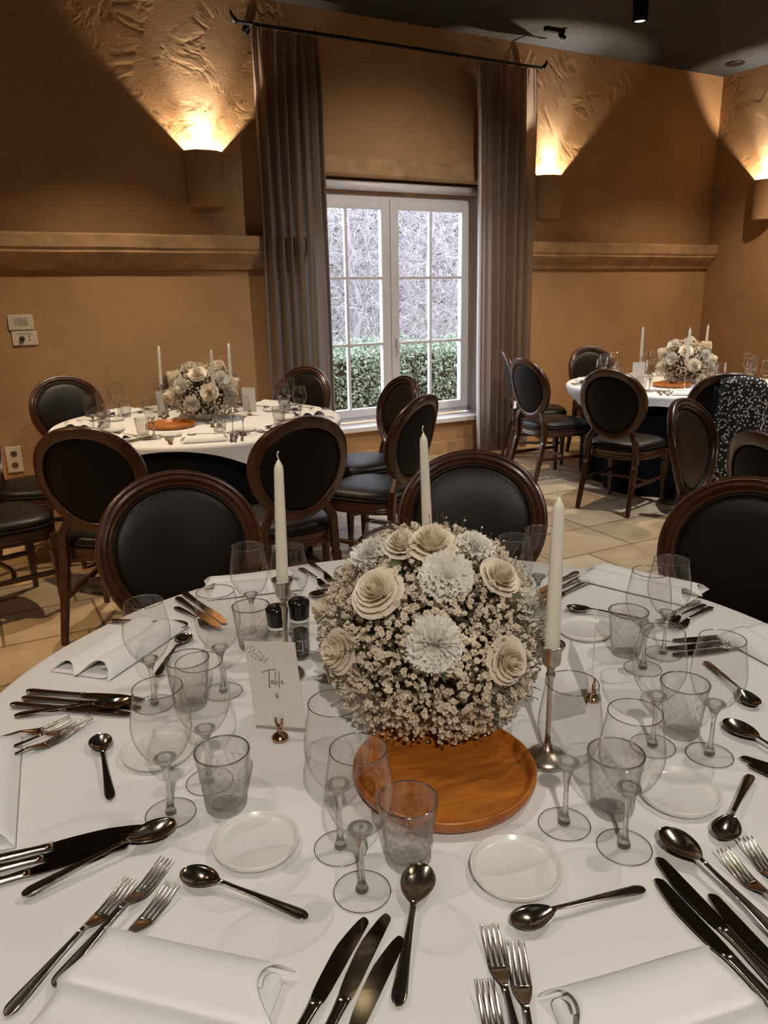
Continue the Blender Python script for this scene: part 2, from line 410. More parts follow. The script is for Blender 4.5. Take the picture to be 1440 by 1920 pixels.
# window: frame, two sashes with panes and glazing bars, stone sill
WD = 6.35
win = thing('window_1', 'white casement window with twelve panes onto a garden', 'window', (0, 0, 0), ROOM, None, 'structure')
fr = MB()
fz0, fz1 = .36, 2.335
for a, b in (((OU0, fz0), (OU0+.06, fz1)), ((OU1-.06, fz0), (OU1, fz1)), ((OU0, fz0), (OU1, fz0+.05)), ((OU0, fz1-.05), (OU1, fz1))):
    fr.box((a[0], WD-.01, a[1]), (b[0], WD+.08, b[1]))
fr.obj('window_frame', M_white, win, False, [BEV(.005)])
hd = MB(); hd.box((OU0, WD-.06, 2.335), (OU1, WD+.1, OZ1)); hd.obj('head_board', M_stone, win, False)
rl = MB(); rl.tube([(OU0, WD-.09, 2.385), (OU1, WD-.09, 2.385)], .04, 14); rl.obj('round_head_moulding', M_white, win)
sl = MB(); sl.box((OW0-.02, D1-.045, .30), (OW1+.02, WD+.02, .345)); sl.obj('window_sill', M_white, win, False, [BEV(.006)])
for nm, q in (('a', [(OW0, D1), (OU0, WD), (OU0, D1+TH), (OW0, D1+TH)]), ('b', [(OW1, D1), (OW1, D1+TH), (OU1, D1+TH), (OU1, WD)])):
    rv = MB(); rv.add([(x, y, OZ0) for x, y in q]+[(x, y, OZ1) for x, y in q], [(0, 1, 2, 3), (7, 6, 5, 4)]+[(i, i+4, (i+1) % 4+4, (i+1) % 4) for i in range(4)])
    rv.obj('reveal', M_white, win, False)
UM = 3.54
for k, (a, b) in enumerate(((OU0+.055, UM-.003), (UM+.003, OU1-.055))):
    z0, z1 = fz0+.045, fz1-.045
    s = MB(); w = .085
    s.box((a, WD-.035, z0), (a+w, WD+.03, z1)); s.box((b-w, WD-.035, z0), (b, WD+.03, z1))
    s.box((a+w, WD-.035, z0), (b-w, WD+.03, z0+.07)); s.box((a+w, WD-.035, z1-.08), (b-w, WD+.03, z1))
    so = s.obj('sash', M_white, win, False, [BEV(.006)])
    gz0, gz1, gu0, gu1 = z0+.07, z1-.08, a+w, b-w
    mu = MB(); uc = (gu0+gu1)/2
    mu.box((uc-.013, WD-.03, gz0), (uc+.013, WD+.012, gz1))
    for q in (1, 2):
        z = lerp(gz0, gz1, q/3); mu.box((gu0, WD-.028, z-.012), (gu1, WD+.010, z+.012))
    mu.obj('glazing_bars', M_white, so, False, [BEV(.004)])
    MB().box((gu0-.005, WD-.004, gz0-.005), (gu1+.005, WD, gz1+.005)).obj('window_pane', M_pane, so, False)
    if k == 1:
        h = MB(); h.box((a+.03, WD-.045, 1.02), (a+.055, WD-.034, 1.12)); h.tube([(a+.042, WD-.045, 1.09), (a+.042, WD-.075, 1.09), (a+.042, WD-.08, 1.07), (a+.042, WD-.08, .96)], .008, 8)
        h.obj('handle', M_white, so)

# ------------------------------------------------------------------ garden behind the window
gd = MB().box((-6, D1+TH+.05, -.25), (26, 30, -.12)).obj('garden_ground', M_earth, smooth=False); room_obj(gd)
tag(gd, 'bare garden earth outside the window', 'ground', None, 'structure')
def hedge(u0, u1, d0, d1, h, n, seed, name, label, leaf=.05, mat=M_hedge):
    rnd = random.Random(seed); t = thing(name, label, 'hedge', (0, 0, 0), ROOM)
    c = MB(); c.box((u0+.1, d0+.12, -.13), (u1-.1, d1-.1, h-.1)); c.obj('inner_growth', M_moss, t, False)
    m = MB()
    for _ in range(n):
        u = rnd.uniform(u0, u1); f = rnd.random()
        if f < .6: p = Vector((u, d0+rnd.gauss(0, .06)+.08*math.sin(u*5)*1, rnd.uniform(-.1, h)))
        else: p = Vector((u, rnd.uniform(d0, d1), h+.06*math.sin(u*4)+rnd.gauss(0, .05)))
        a = Vector((rnd.gauss(0, 1), rnd.gauss(0, 1)-.5, rnd.gauss(0, .7)+.5)).normalized(); b = a.orthogonal().normalized()
        b.rotate(Matrix.Rotation(rnd.uniform(0, 6.28), 3, a)); c2 = a.cross(b); s = leaf*rnd.uniform(.6, 1.3)
        m.add([p-b*s, p+c2*s*.45, p+b*s, p-c2*s*.45], [(0, 1, 2, 3)])
    m.obj('leaves', mat, t, False); return t
hedge(2.6, 9.2, 8.9, 9.8, .80, 22000, 3, 'garden_hedge', 'clipped green hedge outside the lower window panes', .028)
thicket = thing('bare_thicket', 'dense tangle of leafless grey winter branches outside the upper window panes', 'thicket', (0, 0, 0), ROOM, None, 'stuff')
tr, tw = MB(), MB()
for i, (u, d, hgt) in enumerate([(4.2, 11.2, 3.6), (5.2, 11.8, 4.2), (6.2, 11.3, 3.8), (7.1, 12.2, 4.4), (8.1, 11.7, 4.0), (9.2, 12.6, 4.2), (5.7, 13.6, 4.8), (7.6, 14.2, 4.8), (9.4, 14.6, 5.0)]):
    rnd = random.Random(20+i); d += 1.25; hgt *= 1.1
    pts = [(u, d, -.14)]
    for i in range(1, 7): pts.append((u+rnd.gauss(0, .06)*i*.6, d+rnd.gauss(0, .05)*i, -.14+hgt*i/6))
    tr.tube(pts, [.07-.008*i for i in range(7)], 6)
    for _ in range(230):
        k = rnd.randint(1, 6); p = Vector(pts[k]); q = [p]
        dr = Vector((rnd.gauss(0, 1), rnd.gauss(0, .6), rnd.uniform(-.2, .9))).normalized()
        L = rnd.uniform(.8, 2.2); n = 7
        for i in range(n):
            dr = (dr+Vector((rnd.gauss(0, .28), rnd.gauss(0, .28), -.16*i/n+rnd.gauss(0, .2)))).normalized(); p = p+dr*L/n; q.append(p)
            if rnd.random() < .55:
                e = [p]; dd = (dr+Vector((rnd.gauss(0, .7), rnd.gauss(0, .7), rnd.gauss(-.2, .7)))).normalized(); pp = p
                for _i in range(4):
                    dd = (dd+Vector((rnd.gauss(0, .25), rnd.gauss(0, .25), -.18))).normalized(); pp = pp+dd*.16; e.append(pp)
                tw.tube(e, .0035, 3, cap=False)
        tw.tube(q, [.009-.0008*i for i in range(len(q))], 3, cap=False)
tag(tr.obj('trunks', M_twig, thicket), None, None, None, 'stuff'); tag(tw.obj('twigs', M_twig, thicket, False), None, None, None, 'stuff')
hedge(3.5, 17, 18.6, 20, 5.2, 11000, 8, 'far_brush', 'tall pale brushwood far behind the bare trees', .14, M_twig)

# ------------------------------------------------------------------ curtains and rod
CD = 5.99
def curtain(name, label, u0t, u1t, u0b, u1b, n, lead, seed):
    rnd = random.Random(seed); t = thing(name, label, 'curtain', (0, 0, 0), ROOM)
    NU, NV = 220, 46; ph = [rnd.uniform(-.5, .5) for _ in range(12)]
    zt, zb = 3.375, .015
    def fn(a, b):
        z = lerp(zt, zb, b)
        full = min(1, b*9)
        lo = lerp(u0t, u0b, b**1.3); hi = lerp(u1t, u1b, b**1.3)
        # wide flat leading edge on the window side, tight pleats behind it
        s = a
        w = s+.012*math.sin(s*17+ph[0]*3)+.006*math.sin(z*2.2+s*9)
        amp = (.014+.034*full)*(1+.25*math.sin(s*23+ph[1]))
        if lead > 0: e = 1-min(1, s/lead)
        else: e = 1-min(1, (1-s)/-lead)
        amp *= 1-.8*e
        y = amp*math.sin(w*n*2*PI)+.012*full*math.sin(w*n*4.3*PI+ph[2])
        y += .008*(1-full)*math.sin(s*n*6*PI)
        x = lerp(lo, hi, s)+.010*full*math.cos(w*n*2*PI)*(1-e)
        return (x, CD+y-.03*e*full, z)
    MB().grid(fn, NU, NV).obj('curtain_panel', M_curtain, t, True)
    # pale lining strip along the leading edge
    def fl(a, b):
        x, y, z = fn(0.0 if lead > 0 else 1.0, b)
        return (x+(.004 if lead > 0 else -.004)-(.004*a if lead > 0 else -.004*a), y+.004+.05*a, z)
    MB().grid(fl, 3, 46).obj('lining', M_lining, t, True, [SOL(.003, 0)])
    for i in range(9):
        pass
    return t
curtain('curtain', 'brown velvet curtain hanging on the left side of the window', 2.22, 2.76, 2.22, 2.78, 6.5, -.12, 4)
curtain('curtain', 'brown velvet curtain hanging on the right side of the window', 4.25, 4.86, 4.30, 4.87, 6, .36, 9)
rod = thing('curtain_rod', 'thin black iron rod carrying both curtains', 'curtain rod', (0, 0, 0), ROOM)
MB().tube([(2.12, CD, 3.395), (4.92, CD, 3.395)], .012, 10).obj('rod', M_iron, rod)
for u, s in ((2.12, -1), (4.92, 1)):
    q = MB(); q.tube([(u, CD, 3.395), (u+s*.02, CD, 3.40), (u+s*.04, CD-.01, 3.43), (u+s*.05, CD-.01, 3.46)], [.014, .02, .012, .006], 10); q.obj('finial', M_iron, rod)
    q = MB(); q.tube([(u-s*.12, CD, 3.395), (u-s*.12, D1, 3.395)], .009, 8); q.lathe([(.03, 0), (.03, .008)], 16, Matrix.Translation((u-s*.12, D1, 3.395)) @ Matrix.Rotation(PI/2, 4, 'X')); q.obj('bracket', M_iron, rod)

# ------------------------------------------------------------------ wall fixtures
def sconce(u, d, k, label):
    t = thing('wall_sconce', label, 'wall lamp', rw(u, d, 2.16), ROOM-(PI/2 if k else 0), 'half-round plaster wall sconces')
    m = MB(); n = 28; R0, R1 = .145, .135; N = []
    def ring(r, dep, z): return [(r*math.cos(PI*i/n), -dep*abs(math.sin(PI*i/n)), z) for i in range(n+1)]
    o0, o1, i1, i0 = ring(R0*.97, .118, 0), ring(R0, .122, .38), ring(R1, .112, .38), ring(R1*.97, .108, .02)
    m.v = o0+o1+i1+i0; q = n+1
    for a in range(3):
        for i in range(n): m.f.append((a*q+i+1, a*q+i, (a+1)*q+i, (a+1)*q+i+1))
    m.f.append(tuple(range(q))); m.f.append(tuple(range(3*q, 4*q))[::-1])
    m.obj('sconce_shell', M_wall, t, True, angle=40)
    b = MB(); b.lathe([(0, 0), (.016, .002), (.016, .03), (0, .032)], 14, Matrix.Translation((0, -.05, .14))); b.tube([(0, 0, .13), (0, -.05, .13), (0, -.05, .14)], .006, 8); b.obj('lamp_holder', M_ceram, t)
    return t
sconce(*SCONCE[0], 'plaster half-round sconce glowing on the wall left of the curtains')
sconce(*SCONCE[1], 'plaster half-round sconce glowing beside the right curtain')
sconce(*SCONCE[2], 'plaster half-round sconce on the wall at the right photo edge')
def pendant(p, label):
    t = thing('ceiling_spotlight', label, 'spotlight', (p[0], p[1], p[2]), 0, 'black cylinder ceiling spotlights')
    m = MB(); m.lathe([(.042, .012), (.05, 0), (.055, 0), (.055, H-p[2]-.012), (.03, H-p[2])], 24); m.obj('spotlight_body', M_iron, t, angle=40)
    MB().lathe([(0, .012), (.04, .0118)], 20, close=False).obj('lamp_lens', M_lamp, t)
    return t
for (p, *_), lb in zip(SPOTS, ['black cylinder spotlight above the left of the near table', 'black cylinder spotlight above the right of the near table', 'black cylinder spotlight above the left rear table', 'black cylinder spotlight hanging from the ceiling near the upper right of the photo', 'added unseen spotlight brightening the window frame and curtains', 'black cylinder spotlight above the right rear table', 'black cylinder spotlight above the bare floor right of the near table', 'black cylinder spotlight beyond the left photo edge', 'added unseen fill spotlight above and behind the camera', 'added unseen spotlight for floor bounce far to the right of the camera', 'added unseen spotlight for floor bounce far to the left of the camera', 'added unseen fill spotlight aimed at the left rear table flowers']):
    pendant(p, lb)  # the added fill and bounce lamps get a body as well
q = rw(7.14, 5.75, H)
t = thing('recessed_downlight', 'round black recessed downlight near the ceiling corner', 'spotlight', q)
MB().lathe([(.05, -.002), (.085, -.012), (.09, -.004), (.09, 0)], 24).obj('trim_ring', M_iron, t)
MB().lathe([(0, -.006), (.05, -.004)], 20, close=False).obj('reflector', M_bronze, t)
q = rw(4.82, 5.72, H)
t = thing('ceiling_fixture', 'small black fixture on the ceiling above the right curtain', 'spotlight', q, ROOM)
m = MB(); m.box((-.10, -.02, -.03), (.10, .02, 0)); m.obj('mounting_bar', M_iron, t, False)
m = MB(); m.tube([(.06, 0, -.03), (.10, -.02, -.075)], .022, 12); m.obj('lamp_head', M_iron, t)
# control plates and socket on the left of the wall
def plate(name, u, z, w, h, label, cat):
    t = thing(name, label, cat, rw(u, D1, z), ROOM)
    MB().box((-w/2, -.012, -h/2), (w/2, .0, h/2)).obj('cover_plate', M_plastic, t, False, [BEV(.003)]); return t
t = plate('thermostat_panel', .437, 1.345, .165, .105, 'upper white control plate on the wall left of the table, with fine print', 'wall control')
m = MB()
for r in range(4):
    x = -.042
    while x < .04:
        l = random.Random(int(x*9000)+r).uniform(.004, .014); m.box((x, -.0135, .022-.014*r), (min(x+l, .045), -.012, .027-.014*r)); x += l+.004
m.obj('printed_lines', M_slot, t, False)
t = plate('control_panel', .450, 1.235, .165, .100, 'lower white control plate with a black knob and two buttons', 'wall control')
m = MB(); m.lathe([(.016, 0), (.018, .012), (.013, .02), (0, .02)], 18, Matrix.Translation((-.02, -.012, -.002)) @ Matrix.Rotation(PI/2, 4, 'X')); m.obj('knob', M_slot, t)
for zz in (.012, -.014):
    MB().lathe([(.005, 0), (.004, .005), (0, .005)], 12, Matrix.Translation((.03, -.012, zz)) @ Matrix.Rotation(PI/2, 4, 'X')).obj('button', M_slot, t)
MB().box((-.05, -.0132, .028), (.045, -.012, .031)).obj('printed_line', M_slot, t, False)
t = plate('wall_socket', .265, .375, .105, .19, 'white double wall socket low on the wall behind the left chairs', 'socket')
for zz in (.042, -.042):
    m = MB(); Mx = Matrix.Translation((0, -.0125, zz)) @ Matrix.Rotation(PI/2, 4, 'X')
    m.lathe([(.024, 0), (.023, .001), (.019, .0012)], 22, Mx, close=False); m.lathe([(0, .0004), (.019, .0006)], 22, Mx, close=False)
    s = m.obj('socket_well', M_pewter, t)
    h = MB()
    for xx in (-.009, .009): h.lathe([(.0035, 0), (.0035, .0012), (0, .0012)], 10, Matrix.Translation((xx, -.0128, zz)) @ Matrix.Rotation(PI/2, 4, 'X'))
    h.obj('pin_holes', M_slot, s)
# ------------------------------------------------------------------ chairs
def make_chair():
    t = thing('dining_chair', '', 'chair')
    TL = rad(13); RW, RH = .245, .25
    C0 = Vector((0, -.262, .752))
    up = Vector((0, -math.sin(TL), math.cos(TL))); nrm = Vector((0, math.cos(TL), math.sin(TL)))
    def P(a, b, n):   # point on the back: a across, b up the slope, n toward the sitter; the back is slightly hollow
        return C0+Vector((a, 0, 0))+up*b+nrm*(n+.75*a*a)
    def egg(th, k=1.0):
        b = RH*k*math.sin(th); a = RW*k*math.cos(th)*(1+.07*math.sin(th)); return a, b
    prof = [(0, -.012), (0, .006), (.004, .013), (.010, .015), (.014, .009), (.018, .013), (.026, .018), (.033, .013), (.036, .007), (.041, .011), (.046, .009), (.050, .002), (.050, -.014), (.046, -.018), (.004, -.018)]
    m = MB(); N = 56; k = len(prof)
    for i in range(N):
        th = 2*PI*i/N; a, b = egg(th); L = math.hypot(a, b); r = (a/L, b/L)
        m.v += [tuple(P(a-r[0]*w, b-r[1]*w, h)) for w, h in prof]
    for i in range(N):
        j = (i+1) % N
        for q in range(k): m.f.append((i*k+q, i*k+(q+1) % k, j*k+(q+1) % k, j*k+q))
    m.obj('back_frame', M_chair, t, True, angle=50)
    def pad(h0, h1, sgn):
        m = MB(); n = 40; rings = [1, .97, .9, .75, .5, .25]
        for ri, s in enumerate(rings):
            for i in range(n):
                a, b = egg(2*PI*i/n, .80*s); z = h0+(h1-h0)*(1-s**4)**.8 if ri else h0-.01*sgn
                m.v.append(tuple(P(a, b, z)))
        m.v.append(tuple(P(0, 0, h1)))
        for ri in range(len(rings)-1):
            for i in range(n): m.f.append((ri*n+i, ri*n+(i+1) % n, (ri+1)*n+(i+1) % n, (ri+1)*n+i))
        for i in range(n): m.f.append(((len(rings)-1)*n+i, (len(rings)-1)*n+(i+1) % n, len(m.v)-1))
        return m
    bp = pad(0, .026, 1).obj('back_cushion', M_leather, t)
    m = MB(); pts = [P(*egg(2*PI*i/40, .795), .004) for i in range(41)]; m.tube(pts, .004, 6, cap=False); m.obj('piping', M_leather, bp)
    pad(-.008, -.017, -1).obj('back_panel', M_panel, t)
    # seat: rounded trapezoid
    def outline(k, n=44):
        o = []
        for i in range(n):
            th = 2*PI*i/n; c, s = math.cos(th), math.sin(th); e = .62
            x = math.copysign(abs(c)**e, c); y = math.copysign(abs(s)**e, s)
            w = lerp(.205, .25, (y+1)/2); o.append((x*w*k, y*.235*k+.01+.012*(1-x*x)*(y > 0)))
        return o
    m = MB(); n = 44
    lv = [(.97, .435), (1.0, .445), (1.0, .462), (.96, .478), (.86, .490), (.6, .500), (.3, .504)]
    for kk, z in lv: m.v += [(x, y, z) for x, y in outline(kk)]
    m.v.append((0, .01, .505))
    for l in range(len(lv)-1):
        for i in range(n): m.f.append((l*n+i, l*n+(i+1) % n, (l+1)*n+(i+1) % n, (l+1)*n+i))
    for i in range(n): m.f.append(((len(lv)-1)*n+i, (len(lv)-1)*n+(i+1) % n, len(m.v)-1))
    so = m.obj('seat_cushion', M_leather, t)
    m = MB(); o = outline(1.005)
    m.tube([(x, y, .447) for x, y in o]+[(o[0][0], o[0][1], .447)], .005, 6, cap=False); m.obj('piping', M_leather, so)
    m = MB(); lv = [(.93, .372), (.99, .374), (1.0, .384), (.985, .392), (1.0, .400), (.985, .408), (1.0, .416), (1.0, .432), (.97, .438)]
    for kk, z in lv: m.v += [(x, y, z) for x, y in outline(kk)]
    for l in range(len(lv)-1):
        for i in range(n): m.f.append((l*n+i, l*n+(i+1) % n, (l+1)*n+(i+1) % n, (l+1)*n+i))
    m.f.append(tuple(range(n))[::-1]); m.f.append(tuple(range((len(lv)-1)*n, len(lv)*n)))
    m.obj('seat_frame', M_chair, t, True, angle=40)
    for s in (-1, 1):
        m = MB(); x = s*.205
        m.bar([(x, .205, .40), (x, .205, .335), (x, .205, .325), (x, .205, .315), (x, .206, .30), (x, .21, .03), (x, .21, 0)], [.046, .046, .038, .046, .044, .026, .024], [.046, .046, .038, .046, .044, .026, .024])
        m.obj('leg', M_chair, t, False)
        m = MB(); a, b = egg(rad(-52 if s > 0 else 232), .93); top = P(a, b, -.002)
        a2, b2 = egg(rad(-30 if s > 0 else 210), .93); top2 = P(a2, b2, -.004)
        m.bar([tuple(top2), tuple(top), (s*.172, -.212, .50), (s*.178, -.205, .43), (s*.180, -.205, .37), (s*.181, -.207, .345), (s*.181, -.209, .335), (s*.182, -.214, .32), (s*.19, -.285, .02), (s*.19, -.288, 0)],
              [.018, .034, .036, .036, .038, .038, .030, .038, .027, .026], [.016, .026, .032, .036, .038, .038, .030, .038, .027, .026])
        m.obj('leg', M_chair, t, False)
    for s in (-1, 1): MB().bar([(s*.187, -.24, .20), (s*.205, .207, .20)], .018, .024).obj('side_stretcher', M_chair, t, False)
    m = MB(); m.bar([(-.196, .0, .20), (-.1, .03, .20), (0, .04, .20), (.1, .03, .20), (.196, .0, .20)], .022, .018, xdir=(0, 1, 0)); m.obj('cross_stretcher', M_chair, t, False)
    return t
CHAIR = Kind(make_chair())
CH_L = 'oval-back chairs around the left rear table'; CH_R = 'oval-back chairs around the right rear table'; CH_F = 'oval-back chairs around the near table'; CH_O = 'oval-back chairs at the right photo edge'
CHAIRS = [ # x, y of the top of the back, heading in degrees, label, group
 (-.65, 2.27, 298, 'oval-back chair behind the near table, left of the tall candle, facing the camera', CH_F),
 (.30, 2.51, 262, 'oval-back chair right behind the flower ball, facing the camera', CH_F),
 (1.05, 2.05, 219, 'black oval-back chair cut by the right photo edge beside the near table', CH_F),
 (-2.2, 5.32, 306, 'oval-back chair against the wall below the control plates', CH_L),
 (-1.45, 5.85, 285, 'oval-back chair hidden behind the flowers of the left rear table', CH_L),
 (-.54, 5.72, 240, 'oval-back chair in front of the left curtain foot', CH_L),
 (-1.26, 3.13, 86, 'oval-back chair turned away, at the near left of the left rear table', CH_L),
 (-.33, 3.29, 122, 'oval-back chair turned away, seen behind the left tall candle', CH_L),
 (.17, 4.94, 207, 'oval-back chair in front of the window, facing the left rear table', CH_L),
 (.23, 3.96, 149, 'oval-back chair seen side-on behind the middle tall candle', CH_L),
 (-2.30, 4.22, 18, 'oval-back chair at left photo edge below the wall socket, farther one', CH_L),
 (-2.15, 3.40, 42, 'chair at left photo edge with only seat and legs showing, nearer one', CH_L),
 (1.08, 6.95, -5, 'oval-back chair mostly hidden behind the side-on chair by the right curtain', CH_R),
 (1.10, 6.12, 25, 'side-on oval-back chair next to the right curtain', CH_R),
 (1.94, 7.35, 288, 'oval-back chair facing the camera at the left of the right rear table', CH_R),
 (1.50, 5.13, 46, 'oval-back chair turned away, complete with legs, at the right rear table', CH_R),
 (2.95, 7.55, 245, 'oval-back chair hidden behind the flowers of the right rear table', CH_R),
 (2.16, 4.77, 74, 'oval-back chair with a dotted black garment over its back', CH_R),
 (1.42, 3.66, 316, 'narrow side-on oval-back chair left of the dotted garment', CH_O),
 (1.36, 2.74, 14, 'chair back cut by the right edge, just below the dotted garment', CH_O),
]
CHM = {}
for i, (x, y, h, lb, g) in enumerate(CHAIRS):
    f = Vector((math.cos(rad(h)), math.sin(rad(h)), 0)); p = Vector((x, y, 0))+f*.318
    o = CHAIR.put(p, rad(h-90), lb, g); CHM[i] = Matrix.Translation(p) @ Matrix.Rotation(rad(h-90), 4, 'Z')
# garment hung over the back of one chair (chair 17), built on that chair's own axes
def garment():
    t = thing('draped_dress', 'black garment with white dots and squiggles draped over a chair back', 'garment')
    t.matrix_world = CHM[17]
    TL = rad(13); C0 = Vector((0, -.262, .752)); up = Vector((0, -math.sin(TL), math.cos(TL))); nrm = Vector((0, math.cos(TL), math.sin(TL)))
    def fn(a, b):
        x = lerp(-.05, .27, a) - .10*(b**1.2)*(1-a)
        top = .25*math.sqrt(max(0.05, 1-(x/.27)**2))+.012-(.05*(1-a))
        s = b*.98-.16                            # arc length from behind the top rim; negative lies on the sitter's side
        fold = .012*math.sin(a*19+b*3)+.008*math.sin(a*41)
        if s < 0:
            p = C0+Vector((x, 0, 0))+up*(top+s)+nrm*(.034+.75*x*x+fold*.3)
        elif s < .06:
            q = s/.06*PI; p = C0+Vector((x, 0, 0))+up*(top+.012*math.sin(q))+nrm*(.75*x*x+.034*math.cos(q)+.004*math.sin(a*19))
        else:
            dn = s-.06; base = C0+Vector((x, 0, 0))+up*(top)+nrm*(.75*x*x-.034)
            p = base+Vector((0, -.10*dn-.01-fold*min(1, dn*5), -dn))
        return tuple(p)
    MB().grid(fn, 40, 44).obj('fabric', M_dots, t, True, [SOL(.004, 1)])
    def cf(a, b):
        p = Vector(fn(.0+.05*a, .26+b*.5)); return tuple(p+Vector((-.012-.03*a, -.004-.014*math.sin(a*PI), 0)))
    MB().grid(cf, 5, 20).obj('sleeve_edge', M_black, t, True, [SOL(.006, 1)])
garment()

# ------------------------------------------------------------------ tables and cloths
TABLES = dict(near=(.09, 1.30, .865), left=(-1.15, 4.82, .88), right=(2.42, 6.32, .88))
def pusher(key):
    """where a chair seat reaches under the table the hanging cloth is pressed inward around it"""
    cx, cy_, R = TABLES[key]; items = []
    for x, y, h, lb, g in CHAIRS:
        if g != {'near': CH_F, 'left': CH_L, 'right': CH_R}[key]: continue
        px, py = x+.318*math.cos(rad(h))-cx, y+.318*math.sin(rad(h))-cy_
        rho = math.hypot(px, py)-.29
        if rho < R+.08: items.append((math.atan2(py, px), rho))
    def sm(t): t = max(0, min(1, t)); return t*t*(3-2*t)
    def f(th, z, rr):
        out = rr
        for a, rho in items:
            d = abs((th-a+PI) % (2*PI)-PI)
            w = sm(1-(d-.30/rho)/.22)*sm((.735-z)/.20)
            out = min(out, lerp(rr, min(rr, rho), w))
        return out
    return f
def table(key, label, cloth_label, skirt_label, crot, half):
    x, y, R = TABLES[key]; r = R-.012; push = pusher(key)
    t = thing('round_table', label, 'table', (x, y, 0), 0, 'round banquet tables')
    MB().lathe([(0, .715), (r-.012, .715), (r-.012, .741), (0, .742)], 64).obj('tabletop', M_chair, t, angle=40)
    MB().lathe([(.16, .705), (.16, .715)], 24).obj('top_plate', M_iron, t, angle=40)
    MB().lathe([(.045, .02), (.04, .10), (.038, .60), (.06, .705)], 20).obj('pedestal', M_iron, t, angle=40)
    MB().lathe([(0, 0), (.27, 0), (.275, .008), (.20, .022), (.045, .035), (0, .035)], 36).obj('foot_plate', M_iron, t, angle=40)
    # black under-cloth to the floor
    def sk(a, b):
        th = 2*PI*a; f = max(0, b-.1)/.9; rr = r+.004+.04*f+.035*f*math.sin(th*13+.6*math.sin(th*3))+.012*f*math.sin(th*29)
        z = lerp(.744, .012, b); rr = push(th, z, rr)
        return (rr*math.cos(th), rr*math.sin(th), z)
    m = MB(); m.grid(sk, 200, 22, wrapu=True); m.v.append((0, 0, .744)); c = len(m.v)-1
    for i in range(200): m.f.append((i*22, ((i+1) % 200)*22, c))
    o = m.obj('under_cloth', M_black); o.location = (x, y, 0); tag(o, skirt_label, 'tablecloth', 'black under-cloths')
    # white square cloth: flat on top, corners hanging
    NT, NR, NS = 240, 10, 14; m = MB()
    for i in range(NT):
        th = 2*PI*i/NT; c, s = math.cos(th-crot), math.sin(th-crot)
        L = half/((abs(c)**6+abs(s)**6)**(1/6)); hang = max(.02, L-r)
        for q in range(NR+1):
            rr = r*q/NR
            m.v.append((rr*math.cos(th), rr*math.sin(th), .7500))
        for q in range(1, NS+1):
            s2 = hang*q/NS; bend = .022
            if s2 < bend*1.57: ang = s2/bend; rr = r+bend*math.sin(ang); z = .75-bend*(1-math.cos(ang))
            else:
                dn = s2-bend*1.57; rr = r+bend+.10*dn+dn*.22*math.sin(th*17+1.3*math.sin(th*4))*min(1, dn*6); z = .75-bend-dn; rr = max(push(th, z, rr-.014)+.014, 0)
            m.v.append((rr*math.cos(th), rr*math.sin(th), z))
    n = NR+NS+1
    for i in range(NT):
        j = (i+1) % NT
        for q in range(n-1):
            m.f.append((i*n+q, i*n+q+1, j*n+q+1, j*n+q))
    o = m.obj('tablecloth', M_cloth); o.location = (x, y, 0); tag(o, cloth_label, 'tablecloth', 'white tablecloths')
table('near', 'round table under the white cloth in front', 'white tablecloth on the near table', 'black under-cloth below the near white tablecloth', rad(14), .96)
table('left', 'round table under cloths left of the window', 'white tablecloth on the round table left of the window', 'black under-cloth of the table left of the window', rad(3), .905)
table('right', 'round table under cloths in the right corner', 'white tablecloth on the round table in the right corner', 'black under-cloth of the table in the right corner', rad(62), .95)
# ------------------------------------------------------------------ tableware
def make_glass(h):
    t = thing('wine_glass', '', 'wine glass'); k = h/.214
    bowl = [(.0045, .088), (.012, .092), (.024, .102), (.034, .117), (.041, .135), (.0435, .150), (.0425, .168), (.039, .190), (.0352, .214)]
    # smooth the bowl profile
    pr = []
    for i in range(len(bowl)-1):
        p0, p1, p2, p3 = bowl[max(0, i-1)], bowl[i], bowl[i+1], bowl[min(len(bowl)-1, i+2)]
        for q in range(3):
            u = q/3; pr.append(tuple(.5*((2*p1[c])+(-p0[c]+p2[c])*u+(2*p0[c]-5*p1[c]+4*p2[c]-p3[c])*u*u+(-p0[c]+3*p1[c]-3*p2[c]+p3[c])*u**3) for c in (0, 1)))
    pr.append(bowl[-1])
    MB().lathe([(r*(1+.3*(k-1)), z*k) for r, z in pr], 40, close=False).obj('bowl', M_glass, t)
    m = MB(); m.tube([(.0352*math.cos(a*PI/20)*(1+.3*(k-1)), .0352*math.sin(a*PI/20)*(1+.3*(k-1)), h) for a in range(41)], .0008, 5, cap=False); m.obj('rim', M_rim, t)
    st = [(.0085, .0035), (.0085, .006), (.0075, .010), (.0052, .016), (.0042, .024), (.0036, .04), (.0034, .055), (.0040, .068), (.0060, .080), (.0105, .0895), (.0170, .0975), (.0165, .0985), (.009, .0955), (0, .0945)]
    MB().lathe([(0, .0035)]+[(r, z*k) for r, z in st], 20).obj('stem', M_stemglass, t)
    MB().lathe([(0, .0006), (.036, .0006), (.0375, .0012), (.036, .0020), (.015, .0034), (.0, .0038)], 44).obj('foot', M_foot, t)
    m = MB(); m.tube([(.0372*math.cos(a*PI/20), .0372*math.sin(a*PI/20), .0012) for a in range(41)], .0007, 5, cap=False); m.obj('foot_rim', M_rim, t)
    return t
GLASS = {'S': Kind(make_glass(.212)), 'L': Kind(make_glass(.229))}
